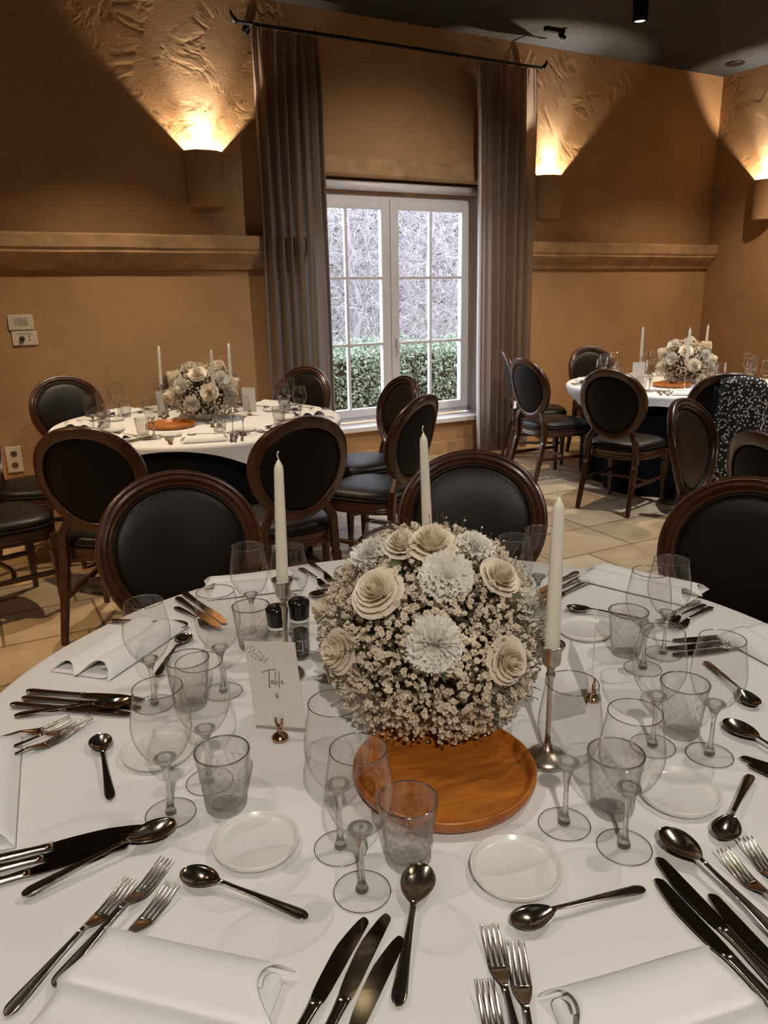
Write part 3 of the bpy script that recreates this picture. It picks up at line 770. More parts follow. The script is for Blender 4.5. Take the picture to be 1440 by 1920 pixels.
def make_tumbler():
    t = thing('cut_tumbler', '', 'tumbler'); N = 17; n = 2*N; J = 7; m = MB()
    def ro(z): return lerp(.0310, .0418, z/.098)
    lv = [(.022, .0008), (.0285, .0008)]
    rows = [.004+.070*j/J for j in range(J+1)]
    m.v.append((0, 0, .0008))
    def ring(fr, z):
        for i in range(n): a = PI*i/N; m.v.append((fr(i)*math.cos(a), fr(i)*math.sin(a), z))
    for r, z in lv: ring(lambda i: r, z)
    for j, z in enumerate(rows):
        ring(lambda i: ro(z)-(.0010 if j in (0, J) else .0032 if (i+j) % 2 == 0 else 0), z)
    for z in (.0765, .093): ring(lambda i: ro(z)-.0005, z)
    ring(lambda i: .0411, .0978)
    R_ = len(lv)+len(rows)+3
    for i in range(n): m.f.append((0, 1+(i+1) % n, 1+i))
    for l in range(R_-1):
        for i in range(n):
            a, b = 1+l*n+i, 1+l*n+(i+1) % n; c, d = a+n, b+n
            if (i+l-len(lv)) % 2 == 0: m.f += [(a, b, d), (a, d, c)]
            else: m.f += [(a, b, c), (b, d, c)]
    m.obj('cut_body', M_cut, t, False)
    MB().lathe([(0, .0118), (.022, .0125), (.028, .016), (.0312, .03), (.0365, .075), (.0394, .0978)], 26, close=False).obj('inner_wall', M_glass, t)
    m = MB(); m.tube([(.0404*math.cos(a*PI/20), .0404*math.sin(a*PI/20), .0978) for a in range(41)], .0013, 6, cap=False); m.obj('rim', M_rim, t)
    return t
TUMBLER = Kind(make_tumbler())
def make_dish():
    t = thing('side_dish', '', 'dish')
    MB().lathe([(0, .0012), (.052, .0012), (.058, .003), (.061, .008), (.0612, .0125), (.0598, .0135), (.0580, .0125), (.0555, .0065), (.052, .0052), (0, .0050)], 56).obj('dish_body', M_ceram, t)
    return t
DISH = Kind(make_dish())

# cutlery: tip at the origin, handle toward -y
def blade_strip(rows, n=7, thick=.0016):
    """rows: (y, half width left, half width right, z centre, dish depth)"""
    m = MB(); k = len(rows)
    for side in (0, 1):
        for y, wl, wr, z, d in rows:
            for i in range(n):
                u = -1+2*i/(n-1); x = u*wl if u < 0 else u*wr
                m.v.append((x, y, z-d*(1-u*u)-(thick*(1-.6*u*u) if side else 0)))
    N = k*n
    for r in range(k-1):
        for i in range(n-1):
            a = r*n+i; m.f.append((a, a+1, a+n+1, a+n)); m.f.append((N+a, N+a+n, N+a+n+1, N+a+1))
        a = r*n; m.f.append((a, a+n, N+a+n, N+a)); a = r*n+n-1; m.f.append((a, N+a, N+a+n, a+n))
    m.f.append(tuple(range(n))+tuple(N+i for i in reversed(range(n))))
    m.f.append(tuple(reversed(range(N-n, N)))+tuple(N+N-n+i for i in range(n)))
    return m
def handle_rows(y0, L, w0, w1, z0, z1, z2):
    r = []
    for s in (0, .08, .16, .25, .35, .45, .55, .65, .74, .82, .88, .92, .945, .965, .98, .991, 1):
        y = lerp(y0, -L, s)
        w = lerp(w0, w1, min(1, max(0, (s-.15)/.75))**1.4)
        if s > .90: w *= math.sqrt(max(.04, 1-((s-.90)/.10)**2*.96))
        z = lerp(z0, z1, min(1, s/.3)) if s < .3 else lerp(z1, z2, ((s-.3)/.7)**1.3)
        r.append((y, w, w, z, .0004))
    return r
def make_spoon(name, L, BL, BW):
    t = thing(name, '', 'spoon'); rows = []
    for i in range(15):
        s = i/14; y = -BL*s
        w = BW*(math.sin(PI*min(1, .02+.98*s**.85))**.62) if s < .97 else .0035
        w = max(w, .0030); dep = .0085*math.sin(PI*min(1, max(0, s*1.02)))**.9
        z = .0105+.003*(s-.5)*2*(s > .5)+.001*(1-s)
        rows.append((y, w, w, z, dep))
    blade_strip(rows, 11, .0013).obj('spoon_bowl', M_silver, t)
    blade_strip(handle_rows(-BL+.001, L, .0032, .0088 if L > .2 else .0078, .0145, .012, .0045), 7, .0022).obj('handle', M_silver, t)
    return t
def make_fork(L=.205):
    t = thing('dinner_fork', '', 'fork')
    def zc(y):      # side profile: tines rise, belly rests, neck rises
        s = -y/.085
        return .003+.011*max(0, 1-s/.62)**1.6+.010*max(0, (s-.62)/.38)**1.4
    m = MB()
    for i in range(4):
        x0 = (-1.5+i)*.0064
        rows = []
        for q in range(9):
            y = -.052*q/8; w = lerp(.0007, .0019, min(1, q/4)); rows.append((y, w, w, zc(y), 0))
        b = blade_strip(rows, 3, .0016); m.add([(x+x0*lerp(.97, 1, -y/.052), y, z) for x, y, z in b.v], b.f)
    rows = []
    for q in range(9):
        s = q/8; y = -.0515-.0335*s; w = lerp(.0118, .0031, s**1.6) if s < 1 else .0031
        rows.append((y, w, w, zc(y), .0008*(1-s)))
    b = blade_strip(rows, 7, .0018); m.add(b.v, b.f)
    m.obj('tined_head', M_silver, t)
    blade_strip(handle_rows(-.084, L, .0031, .0085, .0128, .011, .0042), 7, .0022).obj('handle', M_silver, t)
    return t
def make_knife(L=.248):
    t = thing('table_knife', '', 'knife'); B = .128; rows = []
    for s in (0, .008, .02, .04, .07, .11, .16, .22, .3, .4, .52, .65, .8, .92, 1):
        y = -B*s
        wl = .0125*min(1, (s/.42))**.55+.0004 if s < .42 else lerp(.0129, .0095, ((s-.42)/.58)**1.5)
        wr = .0088*min(1, s/.05)**.5+.0004
        if s > .9: wl = lerp(.0101, .0078, (s-.9)/.1); wr = lerp(.0092, .0078, (s-.9)/.1)
        rows.append((y, wl, wr, .0052, 0))
    blade_strip(rows, 5, .0014).obj('blade', M_blade, t, False)
    h = []
    for s in (0, .08, .16, .25, .35, .45, .55, .65, .74, .82, .88, .92, .945, .965, .98, .991, 1):
        y = lerp(-B+.001, -L, s)
        w = lerp(.0075, .0058, min(1, s*5)) if s < .2 else lerp(.0058, .0098, ((s-.2)/.8)**1.2)
        if s > .91: w *= math.sqrt(max(.04, 1-((s-.91)/.09)**2*.96))
        h.append((y, w, w, .0072, -.0012))
    blade_strip(h, 7, .006).obj('handle', M_silver, t)
    return t
CUT = {'dessert_spoon': Kind(make_spoon('teaspoon', .192, .060, .0195)), 'soup_spoon': Kind(make_spoon('soup_spoon', .212, .072, .0225)),
       'dinner_fork': Kind(make_fork()), 'dinner_knife': Kind(make_knife())}

def make_napkin(L=.27):
    """linen folded into two soft rolls lying side by side, open at both ends"""
    t = thing('rolled_napkin', '', 'napkin')
    prof = [(-.075, .0025), (-.072, .010), (-.062, .021), (-.045, .0285), (-.026, .028), (-.012, .019), (-.003, .0085), (.004, .0065), (.012, .012), (.026, .020), (.042, .0215), (.056, .016), (.066, .007), (.070, .0025), (.058, .0022), (.030, .0022), (-.01, .0022), (-.045, .0022), (-.062, .0045), (-.060, .012), (-.048, .017), (-.036, .015)]
    def fn(a, b):
        f = a*(len(prof)-1); i = min(int(f), len(prof)-2); u = f-i
        p0, p1, p2, p3 = prof[max(0, i-1)], prof[i], prof[i+1], prof[min(len(prof)-1, i+2)]
        q = [.5*((2*p1[c])+(-p0[c]+p2[c])*u+(2*p0[c]-5*p1[c]+4*p2[c]-p3[c])*u*u+(-p0[c]+3*p1[c]-3*p2[c]+p3[c])*u**3) for c in (0, 1)]
        y = (b-.5)*L+.010*math.sin(a*5)*(1 if b > .5 else -1)*abs(2*b-1)
        wv = 1+.05*math.sin(b*7+a*4)
        zz = max(.0016, q[1]*wv)
        return (y-1.25*(zz-.002)*(2*b-1)*abs(2*b-1), q[0], zz)
    MB().grid(fn, 70, 16).obj('folded_linen', M_napkin, t, True, [SOL(.0011, 0)])
    return t
NAPKIN = Kind(make_napkin())

def make_stick():
    t = thing('candlestick', '', 'candlestick')
    MB().lathe([(0, .0005), (.036, .0005), (.037, .003), (.0345, .008), (.027, .014), (.017, .018), (.009, .024), (.005, .034)], 36).obj('base', M_pewter, t)
    MB().lathe([(.0050, .033), (.0044, .06), (.0042, .12), (.0050, .150), (.0078, .154), (.0078, .158), (.0058, .162), (.0072, .168), (.0085, .172)], 18).obj('stem', M_pewter, t)
    MB().lathe([(.0, .170), (.0085, .171), (.014, .176), (.0155, .182), (.0155, .195), (.0185, .203), (.0215, .209), (.021, .211), (.0165, .207), (.0135, .197), (.0125, .186), (0, .184)], 26).obj('cup', M_pewter, t)
    return t
STICK = Kind(make_stick())
def make_candle(L):
    t = thing('taper_candle', '', 'candle')
    MB().lathe([(.0105, 0), (.0125, .002), (.0122, .02), (.0105, L*.6), (.0090, L-.016), (.0078, L-.008), (.0042, L-.001), (.0016, L+.004), (0, L+.0045)], 22).obj('wax_taper', M_candle, t)
    MB().tube([(0, 0, L), (.0005, 0, L+.006), (-.002, .0005, L+.011), (-.0015, 0, L+.016), (.001, 0, L+.020)], [.0014, .0011, .0014, .0012, .0016], 6).obj('wick', M_wick, t)
    return t
CANDLE = Kind(make_candle(.262))
def make_tray():
    t = thing('wooden_tray', '', 'tray')
    MB().lathe([(0, .001), (.128, .001), (.140, .005), (.1455, .014), (.146, .024), (.1435, .0262), (.139, .025), (.1345, .017), (.131, .0125), (.126, .0112), (0, .011)], 72).obj('tray_body', M_tray, t, True)
    return t
TRAY = Kind(make_tray())

def script_card(number):
    """paper card in a little holder; local x across the card, y away from the reader"""
    t = thing('table_card', '', 'card'); w, h, z0 = .096, .158, .022
    c = MB().box((-w/2, -.0006, z0), (w/2, .0006, z0+h)).obj('paper_card', M_paper, t, False)
    if number:
        m = MB()
        def st(pts, r=.00055):
            P3 = [(x-w/2, -.0010, z0+z) for x, z in pts]; m.tube(P3, r, 5)
        S_ = lambda pts, r=.00055: st([(x*.001, z*.001) for x, z in pts], r)
        # T
        S_([(27, 101), (34, 104.5), (44, 107), (54, 108)]); S_([(40.5, 106), (40, 98), (38.5, 86), (37.5, 75), (38.5, 72.5)], .0007)
        # a
        S_([(46.5, 87), (43.5, 87.5), (41.5, 84), (42, 80.5), (44.5, 81.5), (46.8, 86.5), (46, 81.5), (48, 80.5)])
        # b
        S_([(52.8, 104), (51.2, 95), (49.8, 80), (51.5, 79), (54.5, 82), (54.2, 86), (51.3, 85)]); 
        # l
        S_([(59.3, 104), (58.2, 92), (56.8, 79), (56.4, 73)])
        # e
        S_([(60.5, 83), (63.8, 85.5), (64, 88.5), (61.7, 87.5), (60.8, 82.5), (62.8, 79.8), (66.5, 84)])
        # 4
        S_([(48.5, 63.5), (47, 58), (48.5, 56.5), (51.2, 57.5)]); S_([(52, 62.5), (50.8, 56), (50.2, 51)])
        m.obj('handwriting', M_ink, c)
        m = MB(); rnd = random.Random(5)
        S2 = lambda pts, r=.00022: m.tube([((x-48)*.001, -.0009, z0+z*.001) for x, z in pts], r, 4)
        S2([(6, 150), (12, 143), (19, 135), (26, 129), (33, 125), (40, 122.5)], .0003)
        for i in range(13):
            s = .05+i*.075; x = lerp(6, 40, s); z = lerp(150, 122.5, s)-3*math.sin(s*PI)
            dx, dz = ((4+rnd.random()*3, 4+rnd.random()*4) if i % 2 else (-3-rnd.random()*3, -5-rnd.random()*3))
            if i < 4 or i > 8: dx, dz = dx*.8, dz*.55
            S2([(x, z), (x+dx*.5, z+dz*.35), (x+dx, z+dz)])
            for q in range(3):
                a = q*2.1+i; S2([(x+dx, z+dz), (x+dx+1.6*math.cos(a), z+dz+1.6*math.sin(a)), (x+dx+2.2*math.cos(a+.6), z+dz+2.2*math.sin(a+.6)), (x+dx, z+dz)])
        m.obj('sprig_drawing', M_sprig, c)
    if number: c.rotation_euler = (-.04, rad(-5.5), 0); c.location = (.002, 0, 0)
    b = MB(); b.lathe([(0, .0005), (.0148, .0005), (.0155, .003), (.0145, .006), (.011, .010), (.0062, .0135), (.0042, .0155), (.0040, .0215), (.0048, .0225), (0, .0228)], 24, Matrix.Translation((0, -.004, 0)))
    hb = b.obj('holder_base', M_bronze, t)
    for s in (-1, 1):
        p = MB(); p.tube([(0, -.004, .021), (s*.0035, -.004, .026), (s*.006, -.0045, .032), (s*.0062, -.0045, .038)], [.0034, .0036, .0024, .0020], 10)
        p.lathe([(.0004, -.0026), (.0024, -.001), (.0024, .001), (.0004, .0026)], 10, Matrix.Translation((s*.0062, -.0045, .0395))); p.obj('prong', M_bronze, t)
    return t
def make_mill(fill, label, x, y, rz):
    t = thing('spice_mill', label, 'spice mill', (x, y, .7505), rz, 'pair of table grinders')
    m = MB(); m.lathe([(.0195, .0008), (.021, .003), (.0212, .012), (.0200, .050), (.0200, .066), (.0205, .086), (.0185, .0885), (.0180, .066), (.018, .012), (0, .006)], 30); m.obj('glass_jar', M_glass, t)
    m = MB(); m.lathe([(0, .0065), (.0172, .0068), (.0172, .063), (.012, .066), (0, .064)], 24); m.obj('filling', fill, t)
    MB().lathe([(.0208, .0865), (.0212, .088), (.0212, .091), (.0205, .092)], 28).obj('collar', M_ceram, t)
    MB().lathe([(0, .0918), (.0205, .092), (.0212, .098), (.0218, .112), (.0232, .122), (.0225, .129), (.0185, .133), (.010, .1345), (0, .1348)], 30).obj('cap', M_cap, t)
    if fill is M_pepper:
        m = MB(); R = .0212
        def arc(u0, u1, z0, z1):
            n = 4
            for i in range(n):
                a0, a1 = lerp(u0, u1, i/n)/R, lerp(u0, u1, (i+1)/n)/R
                vs = [(R*math.sin(a), -R*math.cos(a), z) for a, z in ((a0, z0), (a1, z0), (a1, z1), (a0, z1))]; m.add(vs, [(0, 1, 2, 3)])
        arc(-.012, .002, .046, .0472); arc(-.012, .002, .024, .0252); arc(.0008, .002, .024, .047)
        for i, z in enumerate((.046, .041, .036, .031)): arc(.006, .0135, z, z+.0008); arc(.0064+.003*(i % 2), .0072+.003*(i % 2), z-.0035, z)
        m.obj('printed_mark', M_paper, t, False)
    return t

# ------------------------------------------------------------------ flowers
def rose_mesh(R, seed):
    rnd = random.Random(seed); m = MB()
    layers = [(2, .07, .80, 0, 0), (2, .14, .84, 0, 0), (3, .22, .85, 0, .1), (3, .31, .85, 0, .2), (4, .42, .83, 0, .4), (4, .54, .80, 0, .6), (5, .68, .72, 0, .9), (5, .84, .60, 0, 1.35), (6, 1.0, .42, 0, 1.8)]
    for li, (n, rr, hh, base, curl) in enumerate(layers):
        off = rnd.uniform(0, 6)
        for k in range(n):
            a0 = off+2*PI*k/n+rnd.uniform(-.12, .12); half = PI/n*1.32; hj = rnd.uniform(.93, 1.07); nk = rnd.uniform(-.05, .05)
            def fn(a, b, a0=a0, half=half, hj=hj, nk=nk):
                u = a*2-1; v = b
                wid = half*(.55+.45*math.sin(min(1, v*1.15)*PI/2))*(1-.30*max(0, v-.8)/.2*abs(u)**2)
                th = a0+u*wid
                open_ = rr*(.28+.72*v**.75)
                top = hh*hj*(1-.14*u*u*v)
                z = top*(v-.20*curl*max(0, v-.55)**2*3.2)-.42*(li/8)
                rad_ = R*(open_+.12*curl*max(0, v-.7)**2*4*(1-.5*u*u))+R*.03*u+R*nk*v*u
                return (rad_*math.cos(th), rad_*math.sin(th), R*(z+.1))
            m.grid(fn, 9, 8)
    return m
def carnation_mesh(R, seed):
    rnd = random.Random(seed); m = MB()
    for li, (n, rr, tilt) in enumerate([(10, 1.0, .02), (10, .96, .20), (10, .86, .38), (10, .74, .56), (9, .60, .74), (8, .46, .92), (6, .32, 1.08)]):
        off = rnd.uniform(0, 6)
        for k in range(n):
            a0 = off+2*PI*k/n+rnd.uniform(-.2, .2); half = PI/n*1.6; L = rr*rnd.uniform(.9, 1.06); ph = rnd.uniform(0, 6); tj = tilt+rnd.uniform(-.10, .10)
            def fn(a, b, a0=a0, half=half, L=L, ph=ph, tj=tj):
                u = a*2-1; v = b; th = a0+u*half*(.3+.7*v)
                zig = (1+.06*math.sin(u*20+ph)*v**3)*(1-.10*u*u)
                r = R*L*v*zig*math.cos(tj*1.2)+R*.02
                z = R*(L*v*math.sin(tj*1.25)*.85+.13*v**2*math.sin(u*7+ph)+.08*math.sin(u*16+ph*2)*v**3)
                return (r*math.cos(th), r*math.sin(th), z)
            m.grid(fn, 15, 6)
    return m
def blossoms(n, RB, zmin, seed, size, avoid=()):
    rnd = random.Random(seed); m = MB(); st = MB()
    for _ in range(n):
        while True:
            p = Vector((rnd.gauss(0, 1), rnd.gauss(0, 1), rnd.gauss(0, 1))).normalized()
            r = RB*(1.01-.26*rnd.random()**1.5); q = p*r
            q.z *= .98
            if q.z < zmin or (q.z < zmin+.03 and q.xy.length > .16): continue
            if any((q-Vector(c)).length < a*.95 and r > RB*.78 for c, a in avoid): continue
            break
        s = size*rnd.uniform(.55, 1.2)
        nrm = (p+Vector((rnd.gauss(0, .45), rnd.gauss(0, .45), rnd.gauss(0, .45)+.25))).normalized()
        b = nrm.orthogonal().normalized(); b.rotate(Matrix.Rotation(rnd.uniform(0, 6.3), 3, nrm)); c = nrm.cross(b)
        for ring, (np_, ro, zo, up_) in enumerate(((6, 1.0, 0, .25), (5, .68, .22, .55), (3, .36, .42, .6))):
            for k in range(np_):
                a = 2*PI*(k+ring*.4)/np_+rnd.uniform(-.25, .25); w = PI/np_*.95
                d0 = b*math.cos(a)+c*math.sin(a); e = -b*math.sin(a)+c*math.cos(a)
                tip = q+nrm*s*(zo+up_*rnd.uniform(.6, 1.2))+d0*s*ro*rnd.uniform(.85, 1.1)
                base = q+nrm*s*zo*.6
                wv = e*s*ro*math.tan(w)*.72; mid = base+(tip-base)*.6+nrm*s*.06
                m.add([base, mid-wv, tip-wv*.35, tip+wv*.35, mid+wv], [(0, 1, 2, 3, 4)])
        if rnd.random() < .25:
            g = q+Vector((rnd.gauss(0, .012), rnd.gauss(0, .012), rnd.gauss(0, .012)))
            k2 = g*.42+Vector((0, 0, -.04)); st.tube([k2, (k2+g)*.5+Vector((rnd.gauss(0, .008), rnd.gauss(0, .008), 0)), g, g+p*.006], [.0009, .0008, .0006, .0012], 3)
        if rnd.random() < .05:    # closed buds on fine stalks at the outline
            g = p*RB*rnd.uniform(1.0, 1.07)
            if g.z > zmin: st.tube([q, g], .0005, 3); m.lathe([(0, -.0022), (.0022, 0), (0, .0024)], 5, Matrix.Translation(g))
    return m, st
def make_bouquet(blooms, n, seed, size=.0056):
    t = thing('flower_ball', '', 'flower arrangement')
    MB().lathe([(0, -.158), (.055, -.158), (.075, -.145), (.09, -.12), (.088, -.115), (0, -.115)], 32).obj('low_bowl', M_ceram, t)
    m = MB(); m.lathe([(.02, -.135), (.10, -.11), (.135, -.06), (.145, 0), (.13, .06), (.09, .11), (.04, .135), (0, .14)], 24); m.obj('leafy_core', M_moss, t)
    m, st = blossoms(n, .198, -.140, seed, size, [(c, r) for _, c, r in blooms])
    o = m.obj('babys_breath', M_gyp, t, False); tag(o, 'tiny cream blossoms on fine stalks', None, None, 'stuff')
    s = st.obj('fine_stems', M_stem, t); tag(s, None, None, None, 'stuff')
    for i, (k, c, r) in enumerate(blooms):
        mm = rose_mesh(r*1.30, i+seed) if k == 'rose' else carnation_mesh(r*1.30, i+seed)
        n_ = Vector(c).normalized()
        if k == 'rose': n_ = (n_+Vector((0, -.15, .2))).normalized()
        M = Matrix.Translation(Vector(c)-n_*r*.10) @ n_.to_track_quat('Z', 'Y').to_matrix().to_4x4()
        b = MB(); b.add(mm.v, mm.f, M)
        fl = b.obj(k, M_petal if k == 'rose' else M_carn, t)
        q = MB(); base = Vector(c)-n_*r*.4
        q.tube([base, base*.35+Vector((0, 0, -.03))], .0022, 5); q.obj('stalk', M_stem, fl)
        if i % 3 != 1:
            a = n_.orthogonal().normalized(); a.rotate(Matrix.Rotation(i*1.7, 3, n_)); d = n_.cross(a)
            l = MB(); p0 = base+a*r*.6
            l.add([p0-a*.006, p0+d*.010+a*.012, p0+a*.040+n_*.004, p0-d*.010+a*.012, p0+a*.014+n_*.005], [(0, 1, 4), (1, 2, 4), (2, 3, 4), (3, 0, 4)])
            l.obj('leaf', M_leaf, fl, False)
    return t
# ------------------------------------------------------------------ the near table, piece by piece
GLASSES=[(-0.329, 0.99, 'S', 'large clear wine glass at front left, beside the cut tumbler nearest the table card'),
(-0.287, 1.068, 'S', 'clear wine glass directly behind the front left cut tumbler'),
(-0.445, 1.313, 'S', 'leftmost wine glass on the near table, in front of a rolled napkin'),
(-0.322, 1.358, 'S', 'wine glass between the leftmost wine glass and the table card'),
(-0.306, 1.629, 'S', 'wine glass on the far left of the near table, left of the tall candle'),
(-0.215, 1.616, 'S', 'wine glass standing just behind the left tall candle'),
(-0.069, 0.909, 'L', 'taller wine glass in front of the flowers, behind its shorter partner'),
(-0.037, 0.827, 'S', 'front wine glass closest to the camera, by the soup spoon'),
(0.255, 0.951, 'L', 'taller wine glass right of the wooden tray, before the candlestick'),
(0.327, 0.901, 'S', 'wine glass behind the front right white dish, right of its taller partner'),
(0.45, 1.146, 'S', 'wine glass touching the cut tumbler on the right side of the near table'),
(0.535, 1.117, 'S', 'rightmost wine glass on the near table, by the leaning teaspoon'),
(0.525, 1.424, 'S', 'wine glass in front of the double rolled napkin at upper right'),
(0.59, 1.489, 'S', 'wine glass beside the fanned fork handles at the upper right table edge'),
(0.295, 1.66, 'S', 'wine glass right behind the flowers, left one of that pair'),
(0.365, 1.714, 'S', 'wine glass right behind the flowers, right one of that pair'),
(-0.012, 1.781, 'S', 'wine glass peeping over the flowers, left one of that pair'),
(0.052, 1.72, 'S', 'wine glass peeping over the flowers, right one of that pair')]
TUMBLERS=[(-0.248, 1.005, 'cut glass tumbler at front left between wine glass and white dish'),
(0.025, 0.883, 'cut glass tumbler in front of the wooden tray'),
(0.333, 0.981, 'cut glass tumbler behind the two front right wine glasses'),
(0.512, 1.185, 'cut glass tumbler between the two right-hand wine glasses'),
(0.511, 1.494, 'cut glass tumbler right of the upright edge-on card'),
(-0.295, 1.559, 'cut glass tumbler left of the black pepper mill caps'),
(-0.374, 1.309, 'cut glass tumbler behind the big left wine glasses'),
(-0.083, 1.77, 'cut glass tumbler half hidden behind the white flowers')]
DISHES=[(-0.189, 0.918, 'white round side dish in front of the front left tumbler'),
(0.168, 0.857, 'white round side dish in front of the wooden tray, above a teaspoon'),
(0.444, 1.012, 'white round side dish at right, near the standing teaspoon handle'),
(0.452, 1.604, 'white round side dish behind the right tall candle'),
(-0.392, 1.151, 'white round side dish under the big left wine glass')]
CUTLERY=[('dessert_spoon', -0.279, 0.859, 156.1, 'teaspoon lying before the front left white dish, bowl to the left'),
('dessert_spoon', 0.146, 0.76, -162.0, 'teaspoon lying below the front white dish, handle to the right'),
('dessert_spoon', -0.509, 1.197, 114.2, 'teaspoon pointing at the left wine glasses, handle toward the camera'),
('dessert_spoon', 0.462, 0.901, -126.3, 'teaspoon at right edge with its handle pointing away from the camera'),
('dessert_spoon', 0.677, 1.253, -84.8, 'small teaspoon seen through the rightmost wine glass'),
('soup_spoon', 0.042, 0.864, 80.1, 'soup spoon standing out at bottom centre beside three knives'),
('soup_spoon', -0.312, 0.954, 39.1, 'soup spoon lying on the front left knives'),
('soup_spoon', 0.387, 0.92, 110.8, 'soup spoon lying over the front right knives'),
('soup_spoon', -0.487, 1.312, 9.9, 'soup spoon nearest the camera in the far left cutlery set'),
('soup_spoon', 0.6, 1.21, 113.8, 'soup spoon cut by the right edge of the photo'),
('dinner_knife', -0.033, 0.779, 66.8, 'leftmost of three table knives at bottom centre'),
('dinner_knife', -0.006, 0.784, 68.6, 'middle of three table knives at bottom centre'),
('dinner_knife', 0.01, 0.749, 67.4, 'table knife right beside the bottom centre soup spoon'),
('dinner_knife', -0.356, 0.958, 18.8, 'farthest of three knives at the front left setting'),
('dinner_knife', -0.36, 0.937, 19.8, 'middle of three knives at the front left setting'),
('dinner_knife', -0.371, 0.92, 24.8, 'knife right under the soup spoon at the front left setting'),
('dinner_knife', 0.347, 0.835, 109.0, 'outermost of three knives at the front right napkin'),
('dinner_knife', 0.362, 0.874, 107.7, 'middle of three knives at the front right napkin'),
('dinner_knife', 0.406, 0.807, 106.1, 'inner knife under the front right soup spoon'),
('dinner_knife', -0.467, 1.325, -9.4, 'farthest of the three knives by the left rolled napkin end'),
('dinner_knife', -0.464, 1.295, -10.1, 'middle of the three knives by the left rolled napkin end'),
('dinner_knife', -0.475, 1.273, -9.7, 'knife just behind the left soup spoon'),
('dinner_knife', 0.579, 1.102, 143.7, 'upper of two knife tips at the right photo edge'),
('dinner_knife', 0.582, 1.081, 137.6, 'lower of two knife tips at the right photo edge'),
('dinner_knife', 0.629, 1.54, -171.2, 'rear knife of the set behind the rightmost wine glass'),
('dinner_knife', 0.602, 1.502, -169.4, 'middle knife of the set behind the rightmost wine glass'),
('dinner_knife', 0.604, 1.472, -168.9, 'front knife of the set behind the rightmost wine glass'),
('dinner_fork', -0.342, 0.842, 67.7, 'longest fork beside the front left napkin, outermost'),
('dinner_fork', -0.303, 0.875, 67.7, 'middle fork of the front left trio, partly under a napkin'),
('dinner_fork', -0.284, 0.833, 67.2, 'inner fork of the front left trio, tines beside the teaspoon'),
('dinner_fork', 0.119, 0.757, 93.8, 'left fork at bottom right, tines below the teaspoon'),
('dinner_fork', 0.146, 0.731, 88.2, 'right fork at bottom right, below the teaspoon'),
('dinner_fork', 0.103, 0.679, 94.1, 'small fork cut by the bottom edge of the photo'),
('dinner_fork', 0.453, 0.88, 106.1, 'lower fork at right edge beside the big spoon'),
('dinner_fork', 0.494, 0.902, 98.2, 'upper fork at right edge under the teaspoon bowl'),
('dinner_fork', -0.579, 1.25, 30.5, 'rear fork by the left photo edge, tines up'),
('dinner_fork', -0.54, 1.246, 41.1, 'middle fork by the left photo edge'),
('dinner_fork', -0.559, 1.219, 48.7, 'front fork by the left photo edge, beside the napkin'),
('dinner_fork', 0.625, 1.628, -137.8, 'left of three forks with handles toward the right black chair'),
('dinner_fork', 0.624, 1.599, -138.7, 'middle of three forks with handles toward the right black chair'),
('dinner_fork', 0.642, 1.587, -137.1, 'right of three forks with handles toward the right black chair'),
('dinner_fork', -0.13, 1.916, -64.6, 'rear fork left of the flowers at the far side'),
('dinner_fork', -0.14, 1.875, -60.3, 'front fork left of the flowers at the far side'),
('dinner_knife', 0.353, 1.801, -134.8, 'rear knife by the tip of the double rolled napkin'),
('dinner_knife', 0.353, 1.766, -136.0, 'middle knife by the tip of the double rolled napkin'),
('dinner_knife', 0.36, 1.733, -135.8, 'front knife by the tip of the double rolled napkin'),
('dessert_spoon', 0.439, 1.729, 155.4, 'thin teaspoon behind the right tall candle'),
('dessert_spoon', -0.454, 1.614, 84.9, 'teaspoon behind the leftmost tumbler, seen through the wine glasses'),
('soup_spoon', -0.464, 1.655, -14.2, 'soup spoon at the end of the left rolled napkin'),
('dinner_knife', -0.377, 1.676, -52.9, 'rear knife seen through the second left wine glass'),
('dinner_knife', -0.383, 1.646, -52.0, 'middle knife seen through the second left wine glass'),
('dinner_fork', -0.392, 1.629, -49.2, 'fork seen through the second left wine glass'),
('dessert_spoon', -0.194, 1.826, -142.9, 'teaspoon behind the black pepper mill')]
BLOOMS=[('rose', (-0.094, -0.122, 0.128), 0.033),
('rose', (-0.002, -0.062, 0.19), 0.032),
('rose', (-0.05, -0.053, 0.186), 0.026),
('rose', (0.109, -0.092, 0.14), 0.027),
('rose', (-0.161, -0.116, 0.022), 0.028),
('rose', (0.113, -0.163, 0.024), 0.029),
('rose', (-0.191, -0.021, 0.057), 0.02),
('carnation', (0.018, -0.126, 0.155), 0.034),
('carnation', (-0.006, -0.19, 0.064), 0.036),
('carnation', (0.167, -0.08, 0.076), 0.028),
('carnation', (-0.108, -0.035, 0.164), 0.028),
('carnation', (0.074, -0.049, 0.179), 0.026)]
NAPKINS=[(-0.25, 0.656, 164.7, 0.93, 'rolled napkin covering forks at the bottom left corner'), (0.288, 0.623, 196.0, 0.83, 'rolled napkin at the bottom right corner'), (-0.655, 1.035, -67.5, 1.15, 'napkin cut by the left photo edge'), (-0.585, 1.56, 69, 1.05, 'long rolled napkin with its open ends toward the left knives'), (0.672, 1.885, -40.5, 1.12, 'double rolled napkin at the far right of the near table'), (0.845, 1.47, -70, 1.0, 'napkin at right photo edge by the knife handles'), (-0.355, 1.93, 15, 1.0, 'napkin at the far left edge behind the wine glasses')]
BOUQUET_C=(0.08, 1.27, 0.912)
TZ = .7508
for x, y, k, lb in GLASSES: GLASS[k].put((x, y, TZ), random.uniform(0, 6), lb, 'wine glasses on the near table')
for x, y, lb in TUMBLERS: TUMBLER.put((x, y, TZ), random.uniform(0, 6), lb, 'cut glass tumblers on the near table')
